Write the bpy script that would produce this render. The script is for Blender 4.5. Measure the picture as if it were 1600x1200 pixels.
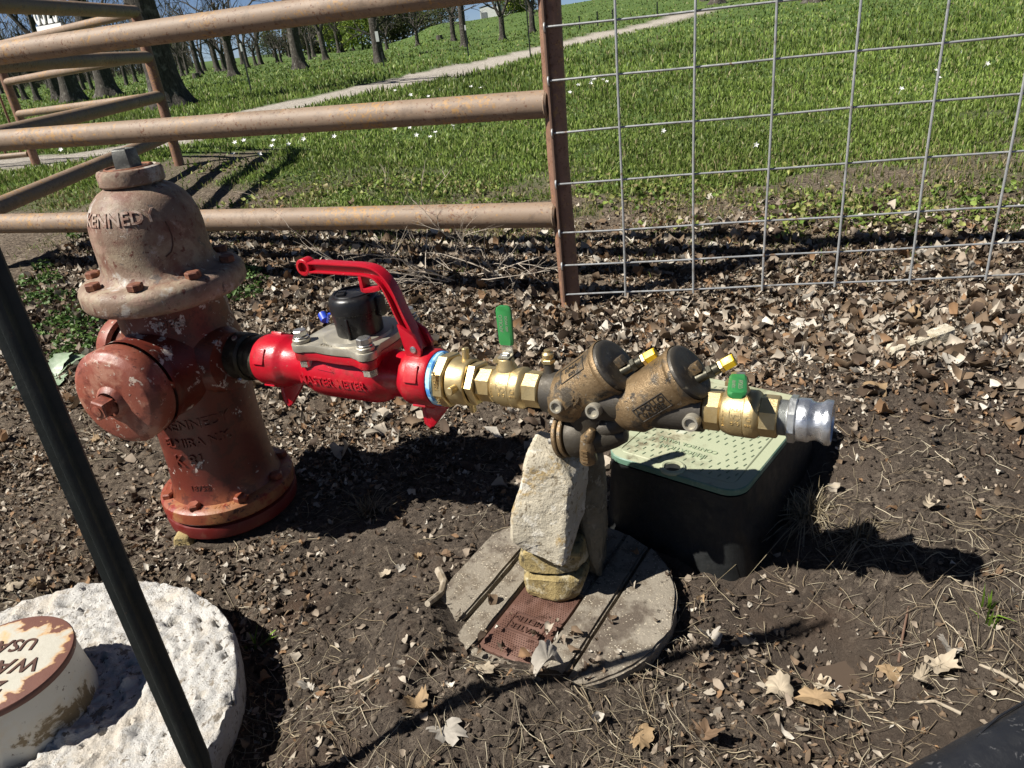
import bpy, bmesh, math, random
import numpy as np
from mathutils import Matrix, Vector
R = math.radians
random.seed(7); rng = np.random.default_rng(7)
for o in list(bpy.data.objects): bpy.data.objects.remove(o)
scene = bpy.context.scene; COL = scene.collection
# ------------------------------------------------------------------ camera
CAM_H = 0.9; FPX = 1150.0; PITCH = R(25.8); ROLL = R(6.4)
R0 = Vector((1, 0, 0)); U0 = Vector((0, math.sin(PITCH), math.cos(PITCH))); FW = Vector((0, math.cos(PITCH), -math.sin(PITCH)))
CX = R0*math.cos(ROLL) - U0*math.sin(ROLL); CY = R0*math.sin(ROLL) + U0*math.cos(ROLL)
cd = bpy.data.cameras.new('camera'); cam = bpy.data.objects.new('camera', cd); COL.objects.link(cam)
mw = Matrix.Identity(4)
for i in range(3):
    mw[i][0] = CX[i]; mw[i][1] = CY[i]; mw[i][2] = -FW[i]
mw[2][3] = CAM_H
cam.matrix_world = mw
cd.sensor_width = 36; cd.lens = FPX/1600*36; cd.clip_start = .02; cd.clip_end = 1500
scene.camera = cam
# ------------------------------------------------------------------ light
SUN_AZ, SUN_EL = R(14), R(49)
travel = Vector((math.cos(SUN_AZ)*math.cos(SUN_EL), math.sin(SUN_AZ)*math.cos(SUN_EL), -math.sin(SUN_EL)))
w = bpy.data.worlds.new('World'); scene.world = w; w.use_nodes = True
nt = w.node_tree; nt.nodes.clear()
sky = nt.nodes.new('ShaderNodeTexSky'); sky.sky_type = 'NISHITA'; sky.sun_disc = False
sky.sun_elevation = SUN_EL; sky.sun_rotation = math.atan2(-travel.x, -travel.y); sky.air_density = .32; sky.dust_density = .2; sky.altitude = 300
bg = nt.nodes.new('ShaderNodeBackground'); bg.inputs[1].default_value = 0.05
wo = nt.nodes.new('ShaderNodeOutputWorld'); nt.links.new(sky.outputs[0], bg.inputs[0]); nt.links.new(bg.outputs[0], wo.inputs[0])
sl = bpy.data.lights.new('sun', 'SUN'); sl.energy = 5.0; sl.angle = R(.5); sl.color = (1, .955, .88)
so = bpy.data.objects.new('sun', sl); COL.objects.link(so); so.rotation_euler = (-travel).to_track_quat('Z', 'Y').to_euler(); so.location = (-4, -2, 6)
scene.view_settings.view_transform = 'Standard'; scene.view_settings.look = 'None'
scene.view_settings.exposure = 0.8; scene.view_settings.gamma = 1; scene.view_settings.use_curve_mapping = False
scene.cycles.max_bounces = 6; scene.cycles.diffuse_bounces = 1; scene.cycles.transparent_max_bounces = 6

# ------------------------------------------------------------------ small maths
def sstep(a, b, x):
    t = np.clip((x-a)/(b-a), 0, 1); return t*t*(3-2*t)
_T = np.random.default_rng(3).random((256, 256))
def vnoise(x, y):
    xi = np.floor(x).astype(int); yi = np.floor(y).astype(int); fx = x-xi; fy = y-yi
    fx = fx*fx*(3-2*fx); fy = fy*fy*(3-2*fy)
    a = _T[xi & 255, yi & 255]; b = _T[(xi+1) & 255, yi & 255]; c = _T[xi & 255, (yi+1) & 255]; d = _T[(xi+1) & 255, (yi+1) & 255]
    return a*(1-fx)*(1-fy)+b*fx*(1-fy)+c*(1-fx)*fy+d*fx*fy
def fbm(x, y, o=4, g=.5):
    s = 0; a = 1; t = 0
    for i in range(o):
        s = s+a*vnoise(x*2**i+17.3*i, y*2**i+9.1*i); t += a; a *= g
    return s/t
def fence_y(x):                      # ground line of the pipe fence (left) and wire panel (right)
    return np.where(x < .24, 2.43-.385*(x-.22), 2.43-.228*(x-.24))
SLAZ = [-9, -.15, -.11, -.075, -.035, .1, .2, .35, .6, 9]; SLV = [0, 0, .0006, .003, .0082, .0145, .019, .024, .028, .028]
def base_h(x, y):
    x = np.asarray(x, float); y = np.asarray(y, float)
    yy = np.maximum(y, .5); slp = np.interp(x/yy, SLAZ, SLV)
    k = np.clip(slp/.006, 0, 1)
    h = sstep(8, 90, y)*(.9*k+slp*90) - np.clip(y-95, 0, None)*.02*k
    h = h + .06*sstep(2.42, 2.95, y) + .085*sstep(-.2, 1.1, -x)*sstep(2.6, 3.6, y) + .08*sstep(3.8, 6, y)*sstep(.4, 2.4, -x)
    h = h + .07*sstep(.42, .70, x)*sstep(.70, .86, y)*(1-sstep(1.5, 2.2, y)) - .055*np.exp(-(((x+.10)/.26)**2+((y-1.52)/.22)**2))
    return h
def terr(x, y):
    x = np.asarray(x, float); y = np.asarray(y, float)
    h = base_h(x, y)
    near = 1-sstep(6, 14, y)
    h = h + near*((fbm(x*2.2, y*2.2, 3)-.5)*.05)
    vn = 1-sstep(3.5, 5.5, y)
    h = h + vn*((fbm(x*14, y*14, 3)-.5)*.026 + (fbm(x*48+5, y*48, 3, .65)-.5)*.015 + np.maximum(fbm(x*95+2, y*95, 2)-.52, 0)*.022)
    # hollows: puddle, around the collar, moat by the hydrant
    h = h - .035*np.exp(-(((x-.44)/.10)**2+((y-.80)/.07)**2))
    d = np.hypot(x+.805, y-.795); h = h - .035*np.exp(-((d-.37)/.05)**2)
    d = np.hypot(x+.645, y-1.40); h = np.where(d < .2, h*(d/.2)**2-.004, h)
    d = np.hypot(x-.03, y-.98); h = np.where(d < .24, np.minimum(h, .004), h)
    m = np.exp(-(((x+.12)/.17)**2+((y-.772)/.066)**2))+1.0*np.exp(-(((x+.20)/.07)**2+((y-.90)/.11)**2))
    h = h + np.clip(m, 0, 1)*(.050+.03*(fbm(x*30, y*30, 3)-.5))
    return h
def terr1(x, y): return float(terr(np.array([x]), np.array([y]))[0])
def pray(px, py): return (FW*FPX+CX*(px-800)-CY*(py-600)).normalized()
def on_ground(px, py):
    """point of the terrain seen at a place of the photograph (survey of where things stand)"""
    d = pray(px, py); s = np.concatenate([np.linspace(.5, 12, 600), np.geomspace(12, 400, 1500)])
    X, Y, Z = d.x*s, d.y*s, CAM_H+d.z*s
    hit = np.nonzero(Z < base_h(X, Y))[0]
    i = hit[0] if len(hit) else len(s)-1
    return Vector((X[i], Y[i], terr1(X[i], Y[i])))
def at_y(px, py, yw):
    d = pray(px, py); k = yw/d.y; return Vector((d.x*k, yw, CAM_H+d.z*k))

# ------------------------------------------------------------------ materials
class NT:
    def __init__(s, name):
        s.m = bpy.data.materials.new(name); s.m.use_nodes = True; s.t = s.m.node_tree; s.t.nodes.clear()
        s.out = s.n('ShaderNodeOutputMaterial'); s.b = s.n('ShaderNodeBsdfPrincipled'); s.l(s.b.outputs[0], s.out.inputs[0])
        s.co = s.n('ShaderNodeTexCoord').outputs['Object']
    def n(s, t, **k):
        x = s.t.nodes.new(t)
        for a, b in k.items(): setattr(x, a, b)
        return x
    def l(s, a, b): s.t.links.new(a, b)
    def noise(s, scale, detail=5, rough=.6, co=None, dist=0, dim=None):
        x = s.n('ShaderNodeTexNoise'); x.inputs['Scale'].default_value = scale; x.inputs['Detail'].default_value = detail
        x.inputs['Roughness'].default_value = rough; x.inputs['Distortion'].default_value = dist; s.l(co or s.co, x.inputs['Vector']); return x.outputs['Fac']
    def ramp(s, fac, a, b, ca=(0, 0, 0, 1), cb=(1, 1, 1, 1)):
        x = s.n('ShaderNodeValToRGB'); e = x.color_ramp.elements; e[0].position = a; e[1].position = b; e[0].color = ca; e[1].color = cb
        s.l(fac, x.inputs[0]); return x.outputs[0]
    def mix(s, fac, a, b):
        x = s.n('ShaderNodeMix', data_type='RGBA')
        for v, i in ((fac, 0), (a, 6), (b, 7)):
            if isinstance(v, (int, float)): x.inputs[i].default_value = v
            elif isinstance(v, tuple): x.inputs[i].default_value = (*v[:3], 1)
            else: s.l(v, x.inputs[i])
        return x.outputs[2]
    def math(s, op, a, b=0.0):
        x = s.n('ShaderNodeMath', operation=op)
        for v, i in ((a, 0), (b, 1)):
            if isinstance(v, (int, float)): x.inputs[i].default_value = v
            else: s.l(v, x.inputs[i])
        return x.outputs[0]
    def attr(s, name): return s.n('ShaderNodeAttribute', attribute_name=name)
    def stretch(s, v):
        x = s.n('ShaderNodeMapping'); x.inputs['Scale'].default_value = v; s.l(s.co, x.inputs['Vector']); return x.outputs[0]
    def set(s, **k):
        for a, v in k.items():
            i = s.b.inputs[{'col': 'Base Color', 'rough': 'Roughness', 'metal': 'Metallic', 'spec': 'Specular IOR Level', 'coat': 'Coat Weight', 'trans': 'Transmission Weight', 'alpha': 'Alpha', 'normal': 'Normal', 'sub': 'Subsurface Weight'}[a]]
            if isinstance(v, tuple): i.default_value = (*v[:3], 1)
            elif isinstance(v, (int, float)): i.default_value = v
            else: s.l(v, i)
        return s
    def bump(s, h, strength=.4, dist=.002):
        x = s.n('ShaderNodeBump'); x.inputs['Strength'].default_value = strength; x.inputs['Distance'].default_value = dist
        s.l(h, x.inputs['Height']); s.l(x.outputs[0], s.b.inputs['Normal']); return s
def worn(name, base, rough=.5, metal=0., layers=(), bscale=120, bstr=.3, bdist=.0015, vary=.35, vscale=18, coat=0, rvary=.15):
    """base colour with patchy variation, then layers (scale, threshold, softness, colour)"""
    s = NT(name); c0 = tuple(v*(1-vary) for v in base); c1 = tuple(min(1, v*(1+vary)) for v in base)
    c = s.mix(s.noise(vscale, 6), c0, c1)
    for sc, th, sf, colr in layers:
        c = s.mix(s.ramp(s.noise(sc, 7, .68, dist=.3), th-.025, th-.025+sf*.55), c, colr)
    s.set(col=c, metal=metal, coat=coat)
    s.set(rough=s.ramp(s.noise(vscale*2.3, 4), .3, .7, (max(0, rough-rvary),)*3+(1,), (min(1, rough+rvary),)*3+(1,)))
    s.bump(s.noise(bscale, 6, .7), bstr, bdist); return s.m
M = {}
M['bonnet'] = worn('faded_hydrant_paint', (.20, .133, .092), .62, 0, [(13, .50, .2, (.29, .225, .155)), (9, .54, .2, (.155, .072, .047)), (22, .57, .16, (.29, .185, .135)), (12, .60, .12, (.40, .37, .33)), (60, .62, .06, (.12, .045, .028)), (34, .63, .05, (.11, .085, .07)), (90, .66, .05, (.42, .38, .33))], 210, .7, .0014)
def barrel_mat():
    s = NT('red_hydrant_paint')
    c = s.mix(s.noise(14, 6), (.080, .013, .008), (.135, .024, .013))  # red deepened so that shade on the barrel is part of the paint
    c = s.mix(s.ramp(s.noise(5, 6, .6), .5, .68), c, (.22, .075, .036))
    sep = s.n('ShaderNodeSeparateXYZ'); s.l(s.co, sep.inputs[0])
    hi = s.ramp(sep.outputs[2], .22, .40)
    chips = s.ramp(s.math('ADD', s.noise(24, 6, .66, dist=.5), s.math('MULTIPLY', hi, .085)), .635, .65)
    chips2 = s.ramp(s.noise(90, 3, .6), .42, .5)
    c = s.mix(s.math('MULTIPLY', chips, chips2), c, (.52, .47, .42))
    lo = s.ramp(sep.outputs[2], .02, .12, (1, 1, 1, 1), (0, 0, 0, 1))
    c = s.mix(s.math('MULTIPLY', lo, s.ramp(s.noise(22, 5), .42, .58)), c, (.30, .095, .032))  # sunlit orange of the lower barrel painted into the colour
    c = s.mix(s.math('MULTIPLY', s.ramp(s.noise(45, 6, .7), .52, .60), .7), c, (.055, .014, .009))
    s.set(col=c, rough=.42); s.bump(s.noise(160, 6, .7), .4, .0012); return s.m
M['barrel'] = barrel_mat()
M['capred'] = worn('weathered_cap_paint', (.22, .060, .036), .5, 0, [(15, .53, .2, (.32, .15, .10)), (55, .63, .05, (.46, .37, .30)), (24, .57, .12, (.13, .032, .02)), (110, .64, .04, (.08, .022, .015))], 200, .4, .0012)
M['basepaint'] = worn('base_flange_paint', (.22, .055, .026), .45, 0, [(9, .52, .14, (.28, .115, .045)), (14, .58, .1, (.20, .02, .012)), (50, .6, .08, (.07, .02, .012))], 150, .5, .0015)
M['redbase'] = worn('bright_red_paint', (.12, .010, .008), .5, 0, [(30, .6, .1, (.14, .03, .02))])
M['rustbolt'] = worn('rusted_bolt', (.15, .055, .032), .75, .2, [(60, .5, .2, (.26, .11, .055))], 260, .7, .001)
M['nutgrey'] = worn('worn_grey_iron', (.10, .10, .09), .5, .4, [(40, .5, .2, (.22, .22, .19))], 260, .5, .001)
M['red'] = worn('glossy_red_enamel', (.40, .004, .015), .34, 0, [(26, .58, .14, (.28, .014, .016)), (9, .60, .2, (.44, .03, .03)), (120, .69, .04, (.30, .12, .09))], 150, .45, .0012, .10, 12, .15, .08)
M['blacknozzle'] = worn('dark_bronze_swivel', (.05, .046, .032), .42, .7, [(30, .5, .2, (.09, .085, .065))])
M['plate'] = worn('cast_nickel_bronze', (.40, .37, .30), .42, .55, [(20, .55, .2, (.5, .47, .39))], 300, .4, .0008, .12)
M['zinc'] = worn('zinc_bolt', (.62, .61, .58), .28, .9, [], 200, .2, .0006, .12)
M['black'] = worn('black_plastic', (.009, .009, .010), .36, 0, [(60, .62, .1, (.03, .03, .028))], 240, .15, .0006, .3)
M['blue'] = worn('blue_plastic', (.02, .06, .45), .4, 0, [])
M['tape'] = worn('blue_thread_tape', (.05, .22, .55), .6, 0, [(60, .5, .1, (.35, .6, .75))])
def brass_mat():
    s = NT('cast_brass')
    c = s.mix(s.noise(25, 6), (.50, .385, .185), (.64, .51, .28))
    c = s.mix(s.ramp(s.noise(9, 5), .55, .72), c, (.44, .29, .10))
    s.set(col=c, metal=.82, rough=s.ramp(s.noise(40, 4), .3, .7, (.34,)*3+(1,), (.5,)*3+(1,)))
    s.bump(s.noise(420, 4, .7), .5, .0007); return s.m
M['brass'] = brass_mat()
M['bronze'] = worn('weathered_dark_bronze', (.21, .142, .074), .48, .6, [(16, .52, .2, (.27, .19, .105)), (26, .54, .14, (.10, .083, .062)), (45, .60, .08, (.06, .052, .042)), (120, .66, .05, (.34, .31, .26))], 240, .9, .0014)
M['bronzecap'] = worn('dark_valve_cap', (.085, .075, .06), .48, .5, [(14, .5, .15, (.045, .04, .035)), (50, .62, .08, (.20, .17, .12))], 190, .5, .0012)
M['bronzedark'] = worn('dark_relief_casting', (.058, .049, .036), .55, .45, [(14, .5, .2, (.07, .062, .052)), (70, .68, .05, (.3, .28, .24))], 190, .5, .0012)
M['green'] = worn('green_vinyl_grip', (.028, .19, .05), .45, 0, [], 200, .15, .0006, .15)
M['steel'] = worn('plated_lever', (.55, .52, .43), .35, .85, [])
M['yellow'] = worn('yellow_plastic', (.80, .52, .012), .45, 0, [], 100, .1, .0006, .12)
M['alu'] = worn('cast_aluminium', (.72, .74, .77), .30, .9, [(25, .55, .15, (.55, .57, .6))], 160, .5, .0012, .1)
M['alunut'] = worn('zinc_hex', (.50, .51, .50), .38, .8, [], 160, .4, .001, .1)
def pipe_mat(name, a, b):
    s = NT(name)
    c = s.mix(s.noise(3.5, 6), a, b)
    c = s.mix(s.ramp(s.noise(9, 5, .65), .52, .7), c, tuple(v*1.15 for v in b))
    zone = s.ramp(s.noise(4.5, 4, .6), .42, .62)
    sp = s.ramp(s.math('ADD', s.noise(85, 4, .7), s.math('MULTIPLY', zone, .07)), .62, .66)
    c = s.mix(s.math('MULTIPLY', sp, .9), c, (.125, .05, .022))
    zone2 = s.ramp(s.noise(3.1, 4, .6), .46, .6)
    sp2 = s.ramp(s.math('ADD', s.noise(60, 5, .72, dist=.4), s.math('MULTIPLY', zone2, .10)), .61, .66)
    c = s.mix(s.math('MULTIPLY', sp2, .85), c, (.36, .20, .065))
    c = s.mix(s.math('MULTIPLY', s.ramp(s.noise(26, 6, .7), .54, .64), .5), c, tuple(v*.62 for v in a))
    s.set(col=c, rough=.62); s.bump(s.noise(130, 6, .75), .45, .0016); return s.m
M['pipe'] = pipe_mat('rust_speckled_brown_paint', (.185, .130, .088), (.285, .205, .143))
M['post'] = pipe_mat('dull_brown_post_paint', (.185, .095, .062), (.25, .14, .092))
M['wire'] = worn('galvanised_wire', (.44, .45, .45), .45, .5, [(30, .58, .1, (.34, .33, .31)), (18, .64, .1, (.26, .17, .11))], 200, .3, .0006)
M['rod'] = worn('rusty_rod', (.13, .075, .05), .7, .1, [])
M['pole'] = worn('dark_green_steel_post', (.020, .026, .024), .55, .1, [(20, .55, .2, (.035, .040, .036)), (40, .68, .06, (.07, .045, .03))], 120, .35, .001)
M['stone1'] = worn('pale_limestone', (.47, .42, .32), .9, 0, [(14, .56, .12, (.36, .26, .12)), (40, .56, .12, (.60, .56, .47)), (90, .60, .08, (.22, .18, .12))], 260, 1, .003, .25)
M['stone2'] = worn('ochre_limestone', (.34, .26, .11), .9, 0, [(20, .5, .16, (.24, .18, .075)), (30, .56, .12, (.46, .40, .26)), (80, .6, .08, (.13, .105, .055))], 240, 1, .003, .3)
M['stone3'] = worn('grey_limestone', (.22, .185, .12), .9, 0, [(12, .5, .15, (.14, .115, .07)), (40, .6, .1, (.32, .28, .20))], 140, 1, .005, .3)
def agg_mat():
    s = NT('exposed_aggregate_concrete')
    c = s.mix(s.noise(8, 6), (.20, .172, .132), (.33, .29, .23))
    c = s.mix(s.ramp(s.noise(30, 7, .7), .48, .60), c, (.16, .13, .095))
    c = s.mix(s.ramp(s.noise(11, 6, .65), .54, .64), c, (.115, .09, .068))
    c = s.mix(s.ramp(s.noise(70, 5, .7), .60, .66), c, (.07, .055, .04))
    v = s.n('ShaderNodeTexVoronoi'); v.inputs['Scale'].default_value = 210; s.l(s.co, v.inputs['Vector'])
    peb = s.math('MULTIPLY', s.ramp(v.outputs['Distance'], .22, .30, (1, 1, 1, 1), (0, 0, 0, 1)), s.ramp(s.noise(60, 2), .5, .56))
    c = s.mix(peb, c, s.mix(v.outputs['Color'], (.42, .36, .26), (.56, .50, .40)))
    s.set(col=c, rough=.9); s.bump(s.noise(110, 8, .8), 1, .004); return s.m
M['concrete'] = agg_mat()
M['whitecon'] = worn('whitewashed_concrete', (.54, .525, .495), .85, 0, [(60, .56, .09, (.47, .44, .39)), (26, .62, .05, (.25, .215, .17)), (95, .615, .05, (.13, .11, .09)), (9, .56, .2, (.52, .47, .40))], 170, 1, .006, .1)
M['whitepipe'] = worn('stained_white_pipe', (.58, .55, .47), .5, 0, [(14, .52, .25, (.58, .50, .37)), (15, .605, .08, (.20, .14, .07)), (130, .655, .03, (.12, .09, .06))], 140, .3, .001, .06)
def rustcap():
    s = NT('rusted_painted_iron')
    n = s.noise(9.5, 6, .6, dist=.4)
    sep = s.n('ShaderNodeSeparateXYZ'); s.l(s.co, sep.inputs[0])
    rr = s.math('SQRT', s.math('ADD', s.math('MULTIPLY', sep.outputs[0], sep.outputs[0]), s.math('MULTIPLY', sep.outputs[1], sep.outputs[1])))
    edge = s.math('ADD', s.math('MULTIPLY', rr, 5.2), s.math('MULTIPLY', s.math('SUBTRACT', n, .5), 1.1))
    c = s.mix(s.noise(60, 6), (.38, .355, .29), (.50, .48, .41))
    c = s.mix(s.ramp(s.noise(20, 5), .52, .66), c, (.52, .36, .17))
    c = s.mix(s.ramp(edge, .385, .45), c, (.48, .26, .09))
    c = s.mix(s.ramp(edge, .43, .45), c, s.mix(s.noise(40, 4), (.105, .04, .028), (.165, .07, .048)))
    s.set(col=c, rough=.62); s.bump(s.noise(170, 6, .7), .5, .0012); return s.m
M['rustcap'] = rustcap()
M['rustlid'] = worn('rusted_iron_lid', (.145, .075, .055), .55, .35, [(16, .5, .2, (.20, .115, .09)), (50, .6, .1, (.09, .045, .032)), (22, .66, .1, (.30, .24, .19))], 200, .5, .001)
M['rustletter'] = worn('dark_rust_letter', (.075, .033, .022), .7, .1, [])
def lidgreen():
    s = NT('faded_green_box_lid')
    c = s.mix(s.noise(10, 6), (.31, .345, .225), (.39, .41, .28))
    c = s.mix(s.ramp(s.noise(5, 5), .5, .72), c, (.38, .33, .22))
    dirt = s.math('MULTIPLY', s.ramp(s.noise(26, 7, .72), .46, .60), s.ramp(s.noise(5.5, 3), .40, .56))
    c = s.mix(dirt, c, (.13, .11, .065))
    c = s.mix(s.ramp(s.noise(45, 5), .70, .73), c, (.10, .045, .028))
    c = s.mix(s.ramp(s.noise(8, 4), .63, .72), c, (.50, .52, .42))
    s.set(col=c, rough=.65); s.bump(s.noise(190, 6), .4, .001); return s.m
M['lid'] = lidgreen()
M['lidmark'] = worn('grimy_green_relief', (.16, .20, .13), .8, 0, [])
M['lidrim'] = worn('green_lid_edge', (.10, .19, .135), .55, 0, [(20, .55, .2, (.2, .27, .2))])
M['boxbody'] = worn('black_box_plastic', (.006, .007, .007), .6, 0, [(20, .58, .2, (.02, .018, .015))], 80, .4, .002)
M['scuff'] = worn('scuffed_black_rubber', (.014, .015, .018), .5, 0, [(60, .62, .06, (.07, .07, .072))], 60, .6, .003)
M['straw'] = None
def vcol(name, rough=.8, trans=0., bscale=160, bstr=.5, bd=.0012, vein=False):
    s = NT(name); a = s.attr('col')
    c = s.mix(s.noise(60, 5), s.mix(.45, a.outputs[0], (.02, .015, .01)), a.outputs[0])
    s.set(col=c, rough=rough, spec=.25)
    s.bump(s.noise(bscale, 5), bstr, bd)
    if trans:
        tb = s.n('ShaderNodeBsdfTranslucent'); s.l(c, tb.inputs[0]); mx = s.n('ShaderNodeMixShader'); mx.inputs[0].default_value = trans
        s.l(s.b.outputs[0], mx.inputs[1]); s.l(tb.outputs[0], mx.inputs[2]); s.l(mx.outputs[0], s.out.inputs[0])
    return s.m
M['leaf'] = vcol('dead_leaf', .75, .12)
M['straw'] = vcol('dry_straw', .7)
M['clod'] = vcol('soil_crumb', .95)
M['grass'] = vcol('grass_blade', .5, .3)
M['weed'] = vcol('weed_leaf', .5, .25)
def bark():
    s = NT('pecan_bark')
    st = s.stretch((1, 1, .28))
    n = s.noise(16, 8, .72, co=st)
    c = s.mix(s.ramp(n, .35, .68), (.022, .018, .014), (.115, .098, .08))
    c = s.mix(s.ramp(s.noise(4, 4), .55, .7), c, (.19, .18, .155))
    s.set(col=c, rough=.95); s.bump(n, 1, .05); return s.m
M['bark'] = bark()
M['twig'] = worn('grey_bare_twig', (.17, .15, .125), .9, 0, [])
M['crown'] = vcol('spring_leaves', .6, .35)
def ground_mat():
    s = NT('soil_and_turf')
    g = s.attr('grass').outputs['Fac']; p = s.attr('path').outputs['Fac']; wt = s.attr('wet').outputs['Fac']; lf = s.attr('litter').outputs['Fac']
    soil = s.mix(s.ramp(s.noise(9, 8, .65), .35, .68), (.046, .035, .026), (.125, .097, .074))
    soil = s.mix(s.ramp(s.noise(75, 7, .75), .50, .62), soil, (.185, .148, .112))
    soil = s.mix(s.ramp(s.noise(210, 4, .7), .56, .62), soil, (.022, .016, .012))
    soil = s.mix(s.ramp(s.noise(3.5, 5), .55, .7), soil, (.090, .055, .035))
    lit = s.mix(s.ramp(s.noise(70, 8, .75), .42, .62), (.055, .040, .028), (.23, .18, .13))
    lit = s.mix(s.ramp(s.noise(34, 6, .7), .56, .66), lit, (.30, .25, .19))
    c = s.mix(lf, soil, lit)
    mud = s.mix(s.noise(14, 5), (.062, .045, .034), (.10, .075, .056))
    c = s.mix(wt, c, mud)
    n = s.noise(.45, 6, .6); n2 = s.noise(13, 6, .75)
    gr = s.mix(s.ramp(n, .35, .68), (.070, .118, .024), (.118, .170, .042))
    gr = s.mix(s.ramp(n2, .40, .66), s.mix(.5, gr, (.03, .07, .01)), gr)
    gr = s.mix(s.ramp(s.noise(2.2, 5, .7), .60, .75), gr, (.17, .17, .06))
    gr = s.mix(s.ramp(s.noise(1.1, 7, .75), .48, .60), gr, s.mix(.45, gr, (.02, .045, .008)))  # darker turf patches and shadows, both mixed into the grass colour
    c = s.mix(g, c, gr)
    pt = s.mix(s.ramp(s.noise(22, 8, .8), .36, .64), (.17, .145, .115), (.52, .48, .42))
    c = s.mix(p, c, pt)
    s.set(col=c, spec=.3)
    s.set(rough=s.math('SUBTRACT', .95, s.math('MULTIPLY', wt, .42)))
    h = s.math('ADD', s.noise(120, 8, .8), s.math('MULTIPLY', s.noise(420, 5, .75), .6))
    s.bump(h, 1.0, .008); return s.m
M['ground'] = ground_mat()
M['barn'] = worn('white_metal_siding', (.62, .62, .6), .5, 0, [])
M['barnroof'] = worn('grey_metal_roof', (.30, .31, .32), .45, .3, [])
M['barndoor'] = worn('grey_roller_door', (.16, .17, .18), .5, 0, [])
M['signwhite'] = worn('white_sign_paint', (.80, .80, .78), .45, 0, [], 60, .1, .0005, .03)
M['petal'] = worn('white_petal', (.78, .77, .74), .6, 0, [])
M['puddle'] = None

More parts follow.
